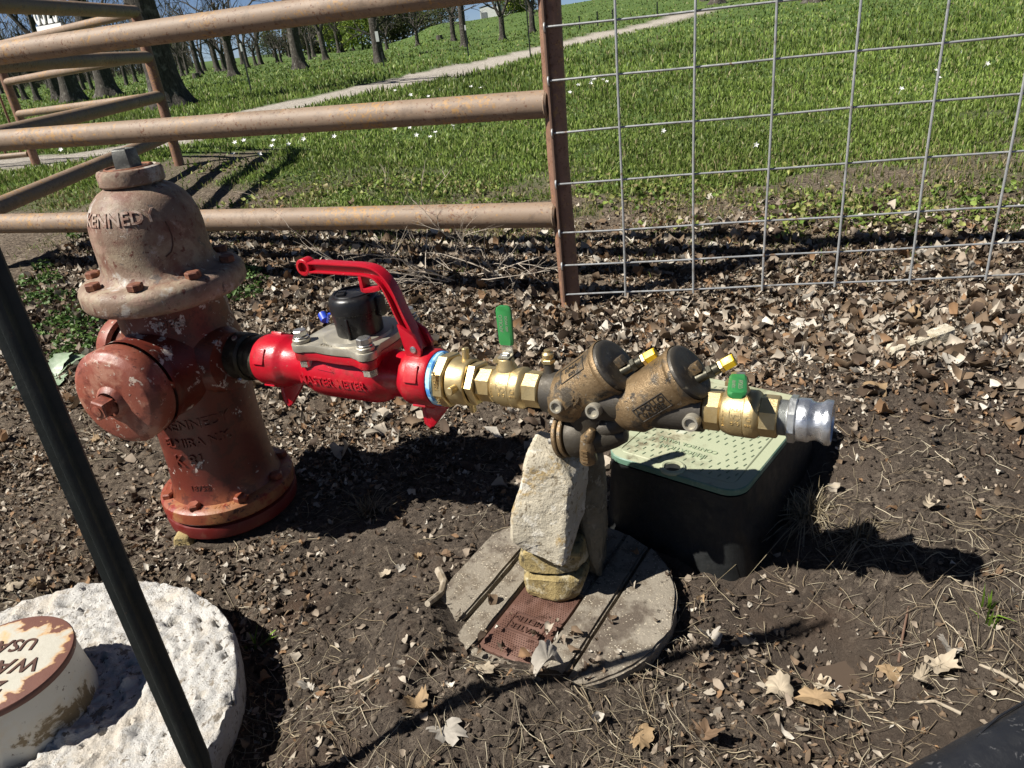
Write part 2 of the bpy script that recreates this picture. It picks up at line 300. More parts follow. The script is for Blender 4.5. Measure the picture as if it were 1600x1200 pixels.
# ------------------------------------------------------------------ mesh builder
class MB:
    def __init__(s): s.v = []; s.f = []
    def add(s, vs, fs, mt=None):
        o = len(s.v); s.v += [tuple(mt @ Vector(p)) if mt else tuple(p) for p in vs]; s.f += [tuple(i+o for i in f) for f in fs]; return s
    def box(s, sx, sy, sz, mt=None, c=(0, 0, 0)):
        vs = [(c[0]+x*sx/2, c[1]+y*sy/2, c[2]+z*sz/2) for x in (-1, 1) for y in (-1, 1) for z in (-1, 1)]
        return s.add(vs, [(0, 1, 3, 2), (4, 6, 7, 5), (0, 4, 5, 1), (2, 3, 7, 6), (0, 2, 6, 4), (1, 5, 7, 3)], mt)
    def lathe(s, prof, seg=32, mt=None, rot=0.0, rad=None):
        """profile of (radius, height) round z; rad(angle, r, h) may vary the radius"""
        vs = []; fs = []; rows = []
        for r, h in prof:
            if r < 1e-6: rows.append([len(vs)]); vs.append((0, 0, h))
            else:
                row = []
                for i in range(seg):
                    a = 2*math.pi*i/seg+rot; q = rad(a, r, h) if rad else r
                    row.append(len(vs)); vs.append((q*math.cos(a), q*math.sin(a), h))
                rows.append(row)
        for a, b in zip(rows, rows[1:]):
            if len(a) == 1 and len(b) == 1: continue
            for i in range(seg):
                j = (i+1) % seg
                if len(a) == 1: fs.append((a[0], b[j], b[i]))
                elif len(b) == 1: fs.append((a[i], a[j], b[0]))
                else: fs.append((a[i], a[j], b[j], b[i]))
        return s.add(vs, fs, mt)
    def cyl(s, r, h0, h1, seg=24, mt=None, ch=0.0, r2=None):
        r2 = r if r2 is None else r2
        pr = [(0, h0)]+([(r-ch, h0), (r, h0+ch)] if ch else [(r, h0)])+([(r2, h1-ch), (r2-ch, h1)] if ch else [(r2, h1)])+[(0, h1)]
        return s.lathe(pr, seg, mt)
    def hexa(s, apo, h0, h1, mt=None, rot=0.0, ch=.0012, n=6):
        r = apo/math.cos(math.pi/n); return s.lathe([(0, h0), (r-ch, h0), (r, h0+ch), (r, h1-ch), (r-ch, h1), (0, h1)], n, mt, rot)
    def prism(s, poly, z0, z1, mt=None):
        n = len(poly); vs = [(x, y, z0) for x, y in poly]+[(x, y, z1) for x, y in poly]
        return s.add(vs, [tuple(range(n))[::-1], tuple(range(n, 2*n))]+[(i, (i+1) % n, (i+1) % n+n, i+n) for i in range(n)], mt)
    def tube(s, pts, rad, seg=8, mt=None, flat=1.0):
        pts = [Vector(p) for p in pts]; n = len(pts); rad = [rad]*n if isinstance(rad, (int, float)) else rad
        vs = []; fs = []; up = None
        for i, p in enumerate(pts):
            d = (pts[min(i+1, n-1)]-pts[max(i-1, 0)]).normalized()
            if up is None:
                up = Vector((0, 0, 1)) if abs(d.z) < .9 else Vector((1, 0, 0))
            x = d.cross(up).normalized(); up = x.cross(d).normalized()
            for k in range(seg):
                a = 2*math.pi*k/seg; vs.append(tuple(p+(x*math.cos(a)+up*math.sin(a)*flat)*rad[i]))
        for i in range(n-1):
            for k in range(seg):
                j = (k+1) % seg; fs.append((i*seg+k, i*seg+j, (i+1)*seg+j, (i+1)*seg+k))
        fs.append(tuple(range(seg))[::-1]); fs.append(tuple(range((n-1)*seg, n*seg)))
        return s.add(vs, fs, mt)
    def torus(s, r, q, seg=24, sub=8, mt=None):
        vs = [((r+q*math.cos(b))*math.cos(a), (r+q*math.cos(b))*math.sin(a), q*math.sin(b)) for a in [2*math.pi*i/seg for i in range(seg)] for b in [2*math.pi*j/sub for j in range(sub)]]
        fs = [(i*sub+j, ((i+1) % seg)*sub+j, ((i+1) % seg)*sub+(j+1) % sub, i*sub+(j+1) % sub) for i in range(seg) for j in range(sub)]
        return s.add(vs, fs, mt)
    def mesh(s, name, mat=None, smooth=38, bevel=0.0):
        me = bpy.data.meshes.new(name); me.from_pydata(s.v, [], s.f)
        bm = bmesh.new(); bm.from_mesh(me)
        bmesh.ops.recalc_face_normals(bm, faces=bm.faces)
        if bevel:
            ed = [e for e in bm.edges if len(e.link_faces) == 2 and e.calc_face_angle(0) > R(35)]
            bmesh.ops.bevel(bm, geom=ed, offset=bevel, segments=2, affect='EDGES', profile=.6, clamp_overlap=True)
        bm.to_mesh(me); bm.free(); finish(me, mat, smooth); return me
    def build(s, name, mat, parent=None, mt=None, smooth=38, bevel=0.0):
        return link(name, s.mesh(name, mat, smooth, bevel), parent, mt)
def finish(me, mat, smooth):
    if mat: me.materials.append(mat)
    if smooth:
        me.shade_smooth(); me.set_sharp_from_angle(angle=R(smooth))
def link(name, me, parent=None, mt=None):
    o = bpy.data.objects.new(name, me); COL.objects.link(o)
    if parent: o.parent = parent
    if mt is not None: o.matrix_local = mt
    return o
def tag(o, label=None, cat=None, group=None, kind=None):
    if label: o['label'] = label
    if cat: o['category'] = cat
    if group: o['group'] = group
    if kind: o['kind'] = kind
    return o
def thing(name, label, cat, mt=None, group=None):
    o = bpy.data.objects.new(name, None); o.empty_display_size = .05; COL.objects.link(o)
    if mt is not None: o.matrix_world = mt
    return tag(o, label, cat, group)
def T(*p): return Matrix.Translation(Vector(p))
def RZ(a): return Matrix.Rotation(a, 4, 'Z')
def frame(o, z, x=None):
    z = Vector(z).normalized(); x = Vector(x) if x is not None else (Vector((1, 0, 0)) if abs(z.x) < .9 else Vector((0, 1, 0)))
    y = z.cross(x).normalized(); x = y.cross(z); m = Matrix.Identity(4)
    for i in range(3): m[i][0] = x[i]; m[i][1] = y[i]; m[i][2] = z[i]; m[i][3] = o[i]
    return m
def np_mesh(name, V, F, mat, smooth=0, col=None):
    """V (n,3); F list of arrays of quads / tris"""
    me = bpy.data.meshes.new(name); me.vertices.add(len(V)); me.vertices.foreach_set('co', np.ascontiguousarray(V, np.float32).ravel())
    tot = sum(f.size for f in F); npoly = sum(len(f) for f in F)
    me.loops.add(tot); me.polygons.add(npoly)
    me.loops.foreach_set('vertex_index', np.concatenate([f.ravel() for f in F]).astype(np.int32))
    ln = np.concatenate([np.full(len(f), f.shape[1]) for f in F]); st = np.concatenate([[0], np.cumsum(ln)[:-1]])
    me.polygons.foreach_set('loop_start', st.astype(np.int32))
    me.update(calc_edges=True); me.validate()
    if col is not None:
        a = me.attributes.new('col', 'FLOAT_COLOR', 'POINT'); a.data.foreach_set('color', np.concatenate([col, np.ones((len(col), 1))], 1).astype(np.float32).ravel())
    finish(me, mat, smooth); return me
_tc = {}
def text_geo(body, size=1.0, depth=.1):
    key = (body, size, depth)
    if key in _tc: return _tc[key]
    cu = bpy.data.curves.new('lettering', 'FONT'); cu.body = body; cu.size = size; cu.extrude = depth/2; cu.align_x = 'CENTER'; cu.align_y = 'CENTER'; cu.resolution_u = 3
    cu.offset = size*.012
    o = bpy.data.objects.new('lettering', cu); COL.objects.link(o); dg = bpy.context.evaluated_depsgraph_get(); dg.update()
    me = o.evaluated_get(dg).to_mesh(); v = [tuple(p.co) for p in me.vertices]; f = [tuple(p.vertices) for p in me.polygons]
    o.evaluated_get(dg).to_mesh_clear(); bpy.data.objects.remove(o); bpy.data.curves.remove(cu); _tc[key] = (v, f); return v, f
def text_flat(mb, body, size, depth, mt):
    v, f = text_geo(body, size, depth); return mb.add(v, f, mt)
def text_wrap(mb, body, size, depth, radius, ang, z, slope=0.0, rz=None, mt=None):
    """letters round a z axis cylinder, centred at angle ang and height z, read from outside"""
    v, f = text_geo(body, size, depth); vs = []
    for x, y, d in v:
        zz = z+y; rr = (rz(zz) if rz else radius)+d; a = ang+x/radius
        vs.append((rr*math.cos(a), rr*math.sin(a), zz))
    return mb.add(vs, f, mt)

# ------------------------------------------------------------------ ground
PATH_PX = [(-60, 262), (60, 252), (180, 237), (290, 214), (380, 182), (470, 160), (560, 142), (640, 125), (710, 110), (780, 94), (850, 76), (930, 57), (1000, 42), (1090, 19)]
PATH = np.array([[*on_ground(*q)[:2]] for q in PATH_PX])
PATHW = np.interp(np.hypot(PATH[:, 0], PATH[:, 1]), [5, 10, 20, 60], [.42, .52, .75, 1.2])
def path_d(x, y):
    best = np.full(np.shape(x), 9e9)
    for (a, b, wa, wb) in zip(PATH[:-1], PATH[1:], PATHW[:-1], PATHW[1:]):
        dx, dy = b-a; t = np.clip(((x-a[0])*dx+(y-a[1])*dy)/(dx*dx+dy*dy), 0, 1)
        d = np.hypot(x-a[0]-t*dx, y-a[1]-t*dy)/(wa+(wb-wa)*t); best = np.minimum(best, d)
    return best
def masks(x, y):
    fy = fence_y(x); n = fbm(x*1.6+3, y*1.6, 4)-.5; n2 = fbm(x*6, y*6+4, 3)-.5
    off = y-fy
    g = sstep(.70, 1.75, off+n*2.2+n2*1.3)
    bare = sstep(.52, .62, fbm(x*2.4+40, y*2.4, 4))*(1-sstep(3.6, 6.5, y)); g = g*(1-.85*bare)
    t_ = np.clip((y-3.42)/2.38, 0, 1); sd_ = np.abs(x-(-2.34+.045*t_)-.25)+(fbm(x*3+2, y*3, 3)-.5)*.7; strip_ = (1-sstep(.30, .62, sd_))*((y > 2.6) & (y < 6.3)); g = g*(1-.9*strip_)
    p = 1-sstep(.75, 1.15, path_d(x, y)+(fbm(x*3, y*3, 3)-.5)*.9)
    lt = np.maximum(sstep(-.95, -.35, off+n*.7), strip_)*(1-g)
    lt = np.maximum(lt, .75*sstep(-.1, .35, -x-.45+n)*(1-g)*sstep(.95, 1.25, y))
    wet = np.exp(-(((x-.44)/.12)**2+((y-.80)/.08)**2)*1.2)
    wet = np.maximum(wet, .7*sstep(.50, .62, fbm(x*3+8, y*3, 3))*(y < 1.6)*(x > .2))
    return g*(1-p), p, lt*(1-p), wet
def graded(lo, a, b, hi, step, n0, n1):
    mid = np.arange(a, b, step)
    left = a-np.geomspace(step, a-lo, n0)[::-1] if lo < a else np.array([])
    right = b+np.geomspace(step, hi-b, n1)-step
    return np.concatenate([left, mid, right])
gx = graded(-420, -1.9, 2.1, 420, .0075, 115, 115); gy = graded(-40, .47, 3.2, 520, .0075, 50, 200)
GX, GY = np.meshgrid(gx, gy); xs, ys = GX.ravel(), GY.ravel()
V = np.stack([xs, ys, terr(xs, ys)], 1)
nx, ny = len(gx), len(gy); idx = np.arange(nx*ny).reshape(ny, nx)
Q = np.stack([idx[:-1, :-1], idx[:-1, 1:], idx[1:, 1:], idx[1:, :-1]], -1).reshape(-1, 4)
gme = np_mesh('ground', V, [Q], M['ground'], 0); gme.shade_smooth()
for nm, arr in zip(('grass', 'path', 'litter', 'wet'), masks(xs, ys)):
    a = gme.attributes.new(nm, 'FLOAT', 'POINT'); a.data.foreach_set('value', np.clip(arr, 0, 1).astype(np.float32))
tag(link('ground', gme), kind='structure')

# footprints nothing is strewn into
def blocked(x, y, pad=0.0):
    b = np.hypot(x+.805, y-.795) < .335+pad
    b |= np.hypot(x+.645, y-1.40) < .150+pad
    b |= np.hypot(x-.03, y-.98) < .19+pad
    u = (x-.157)*.75+(y-1.17)*-.66; v = (x-.157)*.66+(y-1.17)*.75
    b |= (u > -.03-pad) & (u < .29+pad) & (v > -.03-pad) & (v < .40+pad)
    return b

# ------------------------------------------------------------------ pipe fence and wire panel
P0 = Vector((.238, 2.434, terr1(.238, 2.434)))
def rail(mb, a, b, r, seg=18): 
    n = 9; return mb.tube([Vector(a).lerp(Vector(b), i/n) for i in range(n+1)], r, seg)
fence = thing('pipe_fence', 'near brown pipe fence with four rails joining the rust brown post behind the hydrant', 'fence', T(*P0))
inv = T(*(-P0))
mb = MB(); mb.tube([(.238, 2.434, -.06), (.228, 2.434, .5), (.236, 2.434, 1.0), (.246, 2.434, 1.42)], .0345, 20, inv); mb.build('post', M['post'], fence)
for k, (z, zl) in enumerate(((.325, .345), (.672, .69), (1.012, 1.002), (1.34, 1.36))):
    a = Vector((.205, 2.434, z)); b = Vector((-2.30, 3.40, zl))
    mb = MB(); rail(mb, a, b, .042 if k != 2 else .041); mb.add([], []); mb.torus(.036, .008, 20, 6, frame(a, b-a)); 
    o = mb.build('rail', M['pipe'], fence, inv)
# the top rail runs on over the wire panel
mb = MB(); rail(mb, (.26, 2.43, 1.345), (2.9, 1.83, 1.36), .04); mb.build('rail', M['pipe'], fence, inv)
mb = MB(); mb.tube([(2.9, 1.83, -.05), (2.9, 1.83, 1.4)], .0345, 16); mb.build('post', M['post'], fence, inv)
# far sections
Gp = Vector((-2.295, 5.80, .16)); Hp = Vector((-3.955, 6.89, .12)); Kp = Vector((-2.34, 3.42, .0))
def far_fence(label, a, b, za, zb, r, posts):
    f = thing('pipe_fence', label, 'fence', T(*a)); iv = T(*(-a))
    for p, top in posts:
        mb = MB(); mb.tube([(p.x, p.y, p.z-.08), (p.x+.005, p.y, p.z+.6), (p.x, p.y, top)], .036, 16); mb.build('post', M['post'], f, iv)
    for z1, z2 in zip(za, zb):
        mb = MB(); rail(mb, (a.x, a.y, z1), (b.x, b.y, z2), r, 14); mb.build('rail', M['pipe'], f, iv)
    return f
far_fence('shaded brown pipe fence section running from the far post towards the near corner', Gp, Kp, (.437, .702, .962, 1.248), (.37, .674, .991, 1.252), .040, ((Gp, 1.27), (Kp, 1.45)))
far_fence('sunlit back pipe fence section with four thin rails beyond the shaded one', Hp, Gp+Vector((-.02, .03, 0)), (.649, .903, 1.178), (.702, .967, 1.243), .030, ((Hp, 1.2),))
# barred gate at the far left
gate = thing('bar_gate', 'far left metal gate of thin upright bars beyond the pipe fence', 'gate', T(*Hp)); iv = T(*(-Hp))
gd = Vector((-1.0, .12, 0))
for z in (.30, 1.15):
    mb = MB(); rail(mb, Hp+Vector((-.04, 0, z-.1)), Hp+gd*2+Vector((0, 0, z-.1)), .024, 10); mb.build('rail', M['pipe'], gate, iv)
for k in range(13):
    p = Hp+gd*(.1+.145*k); mb = MB(); mb.tube([(p.x, p.y, Hp.z+.2), (p.x, p.y, Hp.z+1.05)], .010, 8); mb.build('bar', M['post'], gate, iv)
# number sign on the far rail
sdir = (Gp-Hp).normalized(); sp0 = Hp.lerp(Gp, .455); sg0 = Vector((sp0.x, sp0.y, 1.224))
sg = thing('number_sign', 'white cut-out house number 8323 on a white strip on the back rail', 'sign', T(*sg0))
sd2 = Vector((sdir.x, sdir.y, 0)).normalized(); fr = frame((0, 0, 0), Vector((sd2.y, -sd2.x, 0)), sd2)
mb = MB(); mb.box(.34, .040, .010, fr, (0, .018, 0)); mb.build('strip', M['signwhite'], sg)
for k, ch in enumerate('8323'):
    mb = MB(); text_flat(mb, ch, .26, .010, fr @ T(-.123+.082*k, .126, 0) @ Matrix.Diagonal((.52, 1, 1, 1))); mb.build('digit', M['signwhite'], sg)
# wire panel
panel = thing('wire_panel', 'galvanised welded wire panel of open squares fixed to the brown post', 'fence panel', T(*P0))
wd = Vector((1.0, -.205, 0)).normalized(); wn = Vector((wd.y, -wd.x, 0))
WB = P0+wn*.04; zrow = (.056, .159, .271, .431, .588, .739, .886, 1.03, 1.18)
hlen = 2.45
for z in zrow:
    pts = [WB+wd*(-.02+hlen*i/14)+Vector((0, 0, z-P0.z+.0012*math.sin(i*1.7+z*9))) for i in range(15)]
    mb = MB(); mb.tube(pts, .0034, 8); mb.build('wire', M['wire'], panel, inv)
for k in range(12):
    s0 = .19+.2215*k
    pts = [WB+wn*.007+wd*(s0+.0015*math.sin(k*2.1+i*.9))+Vector((0, 0, .045+1.15*i/8-P0.z)) for i in range(9)]
    mb = MB(); mb.tube(pts, .0038, 8); mb.build('wire', M['wire'], panel, inv)
rod = WB+wd*-.018
mb = MB(); mb.tube([rod+Vector((0, 0, -P0.z+z)) for z in (.03, .5, 1.0, 1.25)], .006, 8); mb.build('rod', M['rod'], panel, inv)
for z in zrow[1:]:
    mb = MB(); mb.torus(.013, .003, 12, 6, frame(rod+Vector((0, 0, z-P0.z)), wd)); mb.build('wire_tie', M['wire'], panel, inv)

# ------------------------------------------------------------------ fire hydrant
HB = Vector((-.645, 1.40, 0))
hyd = thing('fire_hydrant', 'weathered red and tan fire hydrant standing in the dirt at left', 'hydrant', T(*HB))
D = Vector((.864, -.502, 0)).normalized(); TV = Vector((.502, .864, 0)).normalized(); UP = Vector((0, 0, 1))
ax_h = .371
def barrel_r(z): return np.interp(z, [0, .08, .14, .30, .36, .48], [.108, .107, .105, .103, .108, .103])
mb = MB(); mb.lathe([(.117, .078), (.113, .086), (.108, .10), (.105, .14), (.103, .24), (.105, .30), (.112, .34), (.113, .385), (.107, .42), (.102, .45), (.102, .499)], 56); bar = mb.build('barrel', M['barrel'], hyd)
adir = math.atan2(D.y, D.x)
PUMP = R(-109); HOSE2 = adir+R(180)
mb = MB(); fr = frame((0, 0, ax_h), (math.cos(PUMP), math.sin(PUMP), 0), (0, 0, 1))
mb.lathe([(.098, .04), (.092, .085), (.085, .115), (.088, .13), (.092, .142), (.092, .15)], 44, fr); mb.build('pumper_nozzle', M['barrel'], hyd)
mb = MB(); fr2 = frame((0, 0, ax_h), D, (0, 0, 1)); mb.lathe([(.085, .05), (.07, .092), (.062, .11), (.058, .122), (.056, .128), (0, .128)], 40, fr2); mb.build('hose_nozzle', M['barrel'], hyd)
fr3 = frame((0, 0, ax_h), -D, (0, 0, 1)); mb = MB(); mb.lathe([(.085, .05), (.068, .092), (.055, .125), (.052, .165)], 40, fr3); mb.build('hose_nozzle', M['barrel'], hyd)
# pumper cap
cap = MB(); cap.lathe([(.088, .153), (.0905, .156), (.092, .162), (.092, .190), (.0885, .196), (.082, .200), (.080, .203), (.076, .2055), (.03, .209), (0, .209)], 52, fr, 0, lambda a, r, h: r)
pc = cap.build('pumper_cap', M['capred'], hyd)
mb = MB(); mb.lathe([(.032, .208), (.028, .214), (.023, .218)], 24, fr); mb.hexa(.0165, .216, .244, fr, .35, .0025, 5); mb.lathe([(.010, .2435), (.010, .246), (.006, .247), (0, .247)], 14, fr); mb.build('nut', M['capred'], pc)
mb = MB(); mb.lathe([(.06, .160), (.068, .164), (.069, .170), (.069, .190), (.066, .196), (.05, .200), (0, .202)], 40, fr3); hc = mb.build('hose_cap', M['capred'], hyd)
mb = MB(); mb.hexa(.017, .200, .232, fr3, .2, .002, 5); mb.build('nut', M['capred'], hc)
# upper flange + bonnet
mb = MB(); mb.lathe([(.098, .488), (.10, .496), (.139, .501), (.147, .506), (.1505, .513), (.1505, .534), (.147, .542), (.140, .547), (.13, .550), (.10, .552)], 64); mb.build('upper_flange', M['bonnet'], hyd)
bon = MB(); bprof = [(.116, .551), (.107, .556), (.1015, .566), (.0998, .58), (.0992, .605), (.099, .63), (.0965, .652), (.090, .672), (.079, .690), (.066, .702), (.055, .708), (.048, .712), (.048, .722)]
bon.lathe(bprof, 64); bo = bon.build('bonnet', M['bonnet'], hyd)
def bon_r(z): return float(np.interp(z, [h for r, h in bprof][1:], [r for r, h in bprof][1:]))
cam_ang = math.atan2(-HB.y, -HB.x)
mb = MB(); text_wrap(mb, 'KENNEDY', .031, .0045, .092, cam_ang-R(33), .666, rz=bon_r)
M['chalk'] = worn('chalky_raised_letter', (.36, .27, .215), .65, 0, [(60, .52, .1, (.22, .12, .085))], 200, .5, .001)
mb.build('lettering', M['chalk'], bo)
mb = MB(); mb.tube([(bon_r(z)*1.002*math.cos(cam_ang+a), bon_r(z)*1.002*math.sin(cam_ang+a), z) for a, z in ((.14, .592), (.25, .598), (.32, .609), (.35, .624), (.345, .640), (.32, .652))], .0014, 6); mb.build('casting_scar', M['rustletter'], bo)
mb = MB(); mb.lathe([(.046, .712), (.054, .713), (.0565, .716), (.0565, .735), (.054, .740), (.048, .742), (.046, .7405), (.044, .7395), (.033, .741), (.032, .7405), (.020, .742), (0, .742)], 48); wc = mb.build('weather_cap', M['bonnet'], hyd)
mb = MB(); mb.torus(.040, .0024, 40, 6, T(0, 0, .7415)); mb.build('ring', M['rustbolt'], wc)
mb = MB()
n5 = 5; r0 = .0225
ring = lambda rr, z, n=5, o=.2: [(rr*math.cos(2*math.pi*i/n+o), rr*math.sin(2*math.pi*i/n+o), z) for i in range(n)]
mb.lathe([(.024, .740), (.0235, .755), (.0215, .772), (.0195, .774), (.010, .774), (.009, .764), (0, .764)], 5, None, .25); mb.build('operating_nut', M['nutgrey'], hyd, bevel=.0012)
bolt_m = MB(); bolt_m.hexa(.0125, 0, .013, None, 0, .002); bolt_m = bolt_m.mesh('flange_bolt', M['rustbolt'])
for k in range(8):
    a = R(-138+45*k+5); link('flange_bolt', bolt_m, hyd, T(.127*math.cos(a), .127*math.sin(a), .5485) @ RZ(k*.7))
# base
mb = MB(); mb.lathe([(.105, .081), (.132, .079), (.139, .073), (.140, .066), (.140, .050), (.136, .045), (.130, .044), (.129, .040)], 56); bf = mb.build('base_flange', M['basepaint'], hyd)
mb = MB(); mb.lathe([(.128, .041), (.137, .038), (.139, .030), (.137, .012), (.127, .004), (.112, 0), (.11, -.06)], 56); mb.build('lower_flange', M['redbase'], hyd)
bb = MB(); bb.hexa(.012, 0, .014, None, 0, .003); bb = bb.mesh('base_bolt', M['basepaint'])
for k in range(8):
    a = R(-150+45*k); link('base_bolt', bb, hyd, T(.122*math.cos(a), .122*math.sin(a), .077) @ RZ(k*1.3))
mb = MB(); ca = cam_ang-R(20)
text_wrap(mb, 'KENNEDY', .030, .005, .104, ca+R(4), .262, rz=lambda z: float(barrel_r(z)))
text_wrap(mb, 'ELMIRA N.Y.', .026, .005, .104, ca+R(0), .222, rz=lambda z: float(barrel_r(z)))
text_wrap(mb, 'K 81', .034, .006, .104, ca-R(14), .182, rz=lambda z: float(barrel_r(z)))
text_wrap(mb, '18752', .017, .004, .105, ca-R(12), .117, rz=lambda z: float(barrel_r(z)))
text_wrap(mb, '1986', .024, .004, .104, cam_ang-R(10), .470, rz=lambda z: float(barrel_r(z)))
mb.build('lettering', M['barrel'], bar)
def text_arc(mb, body, size, depth, rad, ang, z):
    v, f = text_geo(body, size, depth); mb.add([((rad+y)*math.cos(ang+x/rad), (rad+y)*math.sin(ang+x/rad), z+d) for x, y, d in v], f)
mb = MB(); text_arc(mb, 'K-81A', .018, .003, .122, R(-106), .0785); text_arc(mb, 'AWWA', .018, .003, .122, R(-72), .0785); text_arc(mb, '0860', .015, .003, .122, R(-172), .0785)
mb.build('lettering', M['basepaint'], bf)

# ------------------------------------------------------------------ plumbing line: x along the pipe, y away from the viewer, z up
A0 = Vector((-.62, 1.41, .371)); ld = Vector((.864, -.502, .024)).normalized(); lu = ld.cross(TV); lu = lu if lu.z > 0 else -lu
LF = Matrix.Identity(4)
for i in range(3): LF[i][0] = ld[i]; LF[i][1] = TV[i]; LF[i][2] = lu[i]; LF[i][3] = A0[i]
AX = frame((0, 0, 0), (1, 0, 0), (0, 0, 1))               # z axis along the pipe
def LT(s): return LF @ T(s, 0, 0)
# --- meter
MS = .39
met = thing('water_meter', 'glossy red hydrant water meter with black register and carrying handle', 'meter', LT(MS))
def off(s): return s-MS
mb = MB(); mb.lathe([(.046, -.288), (.047, -.284), (.047, -.248), (.042, -.244)], 40, AX); 
sw = mb.build('swivel_coupling', M['blacknozzle'], met)
mb = MB(); mb.lathe([(.040, -.247), (.0405, -.230), (.043, -.228), (.0445, -.224), (.0445, -.206), (.042, -.203)], 40, AX); mb.build('coupling_ring', M['blacknozzle'], sw)
for k in range(3):
    a = R(-130+120*k); mb = MB(); mb.cyl(.006, .041, .0495, 10, frame((-.262, 0, 0), (0, math.cos(a), math.sin(a)))); mb.build('pin', M['zinc'], sw)
body = MB()
body.lathe([(.0, -.205), (.040, -.205), (.0475, -.203), (.0495, -.198), (.0495, -.150), (.047, -.143), (.042, -.136), (.040, -.128), (.040, -.088), (.043, -.080), (.050, -.070), (.0545, -.055), (.0555, -.03), (.0555, .062), (.053, .078), (.047, .090), (.0415, .098), (.040, .106), (.040, .128), (.043, .134), (.048, .139), (.0495, .145), (.0495, .186), (.047, .190), (0, .190)], 56, AX)
mbody = body.build('body', M['red'], met)
for s0 in (-.178, .165):    # lug pads on the ends
    for k in range(4):
        a = R(-30+90*k); mb = MB(); mb.box(.026, .030, .012, frame((s0, .046*math.cos(a), .046*math.sin(a)), (0, math.cos(a), math.sin(a)), (1, 0, 0))); mb.build('wrench_lug', M['red'], met, bevel=.002)
for s0 in (-.165, .168):
    mb = MB()
    v = [(s0-.020, -.0045, -.03), (s0-.020, -.0045, -.090), (s0-.008, -.0045, -.096), (s0+.042, -.0045, -.04), (s0+.02, -.0045, -.02)]
    n = len(v); mb.add(v+[(x, -y, z) for x, y, z in v], [tuple(range(n)), tuple(range(2*n-1, n-1, -1))]+[(i, i+n, (i+1) % n+n, (i+1) % n) for i in range(n)])
    mb.tube([(s0-.020, 0, -.03), (s0-.021, 0, -.09), (s0-.012, 0, -.097)], .0065, 8)
    mb.build('foot_fin', M['red'], met, bevel=.0015)
corners = [(-.055, -.046), (.092, -.054), (.085, .082), (-.050, .082)]
def cover_poly(grow, lob=.019):
    pts = []
    n = len(corners)
    for k in range(n):
        c = Vector(corners[k]); pv = Vector(corners[k-1]); nx_ = Vector(corners[(k+1) % n])
        cen = Vector((.02, .015)); o = (c-cen).normalized(); a0 = math.atan2(o.y, o.x)
        for q in range(-4, 5):
            a = a0+q*R(22); pts.append((c.x+(lob+grow)*math.cos(a), c.y+(lob+grow)*math.sin(a)))
        e = nx_-c; nrm = Vector((e.y, -e.x)).normalized()
        for f_ in (.22, .4, .6, .78):
            p = c+e*f_+nrm*(.012+grow-.006*abs(f_-.5)/.5); pts.append((p.x, p.y))
    return pts
mb = MB(); mb.prism(cover_poly(-.002), .036, .051); mb.build('cover_flange', M['red'], met, bevel=.002)
mb = MB(); mb.lathe([(.055, .0), (.058, .03), (.066, .040)], 40, T(.02, .015, 0)); mb.build('neck', M['red'], met)
mb = MB(); mb.prism(cover_poly(0), .0525, .066); pl = mb.build('cover_plate', M['plate'], met, bevel=.002)
mb = MB(); mb.lathe([(.062, .066), (.060, .071), (.048, .074), (.0, .074)], 44, T(.028, .008, 0)); mb.build('raised_ring', M['plate'], pl)
for c in corners: mb = MB(); mb.cyl(.0155, .066, .074, 22, T(c[0], c[1], 0), .0015); mb.build('bolt_boss', M['plate'], pl)
mb = MB(); text_flat(mb, 'No. 78', .013, .002, T(.01, -.050, .0665)); mb.build('lettering', M['plate'], pl)
bm_ = MB(); bm_.cyl(.0135, .0745, .0775, 20, None, .0008); bm_.hexa(.0108, .0778, .0885, None, .3, .0014); bm_ = bm_.mesh('bolt', M['zinc'])
nt_ = MB(); nt_.hexa(.0115, .021, .034, None, .2, .0014); nt_ = nt_.mesh('nut', M['zinc'])
for k, c in enumerate(corners):
    link('bolt', bm_, met, T(c[0], c[1], 0) @ RZ(k*.5)); link('nut', nt_, met, T(c[0], c[1], 0) @ RZ(k*.9))
RC = T(.038, .004, 0)
mb = MB(); mb.lathe([(.040, .074), (.0405, .088), (.0425, .112), (.0425, .1135), (.0435, .1145), (.0435, .131), (.0420, .137), (.0385, .1415), (.034, .143), (.0, .143)], 48, RC); reg = mb.build('register', M['black'], met)
mb = MB(); mb.torus(.0325, .0022, 36, 6, RC @ T(0, 0, .1432)); mb.build('lid_rim', M['black'], reg)
mb = MB(); mb.box(.013, .022, .005, RC @ T(-.012, -.014, .1445) @ RZ(.5)); text_flat(mb, '0000', .006, .0012, RC @ T(-.012, -.014, .1475) @ RZ(.5)); mb.build('lid_tab', M['black'], reg, bevel=.0008)
mb = MB(); mb.box(.03, .016, .035, RC @ T(.036, .012, .118)); mb.build('hinge', M['black'], reg, bevel=.004)
mb = MB(); mb.box(.005, .005, .036, RC @ T(.010, -.041, .092)); mb.build('rib', M['black'], reg, bevel=.001)
mb = MB(); mb.tube([(-.060, .03, .072), (-.050, .028, .09), (-.028, .02, .095), (-.006, .016, .092)], .0022, 6); mb.cyl(.008, 0, .016, 14, frame((-.068, .034, .074), (-.5, .3, .4))); mb.build('seal', M['blue'], met)
# handle
def H(s, u): return Vector((off(s), 0, u))
path = [H(.550, .050), H(.541, .078), H(.528, .112), H(.518, .145), H(.508, .166), H(.492, .181), H(.468, .186), H(.43, .187), H(.39, .188), H(.355, .188)]
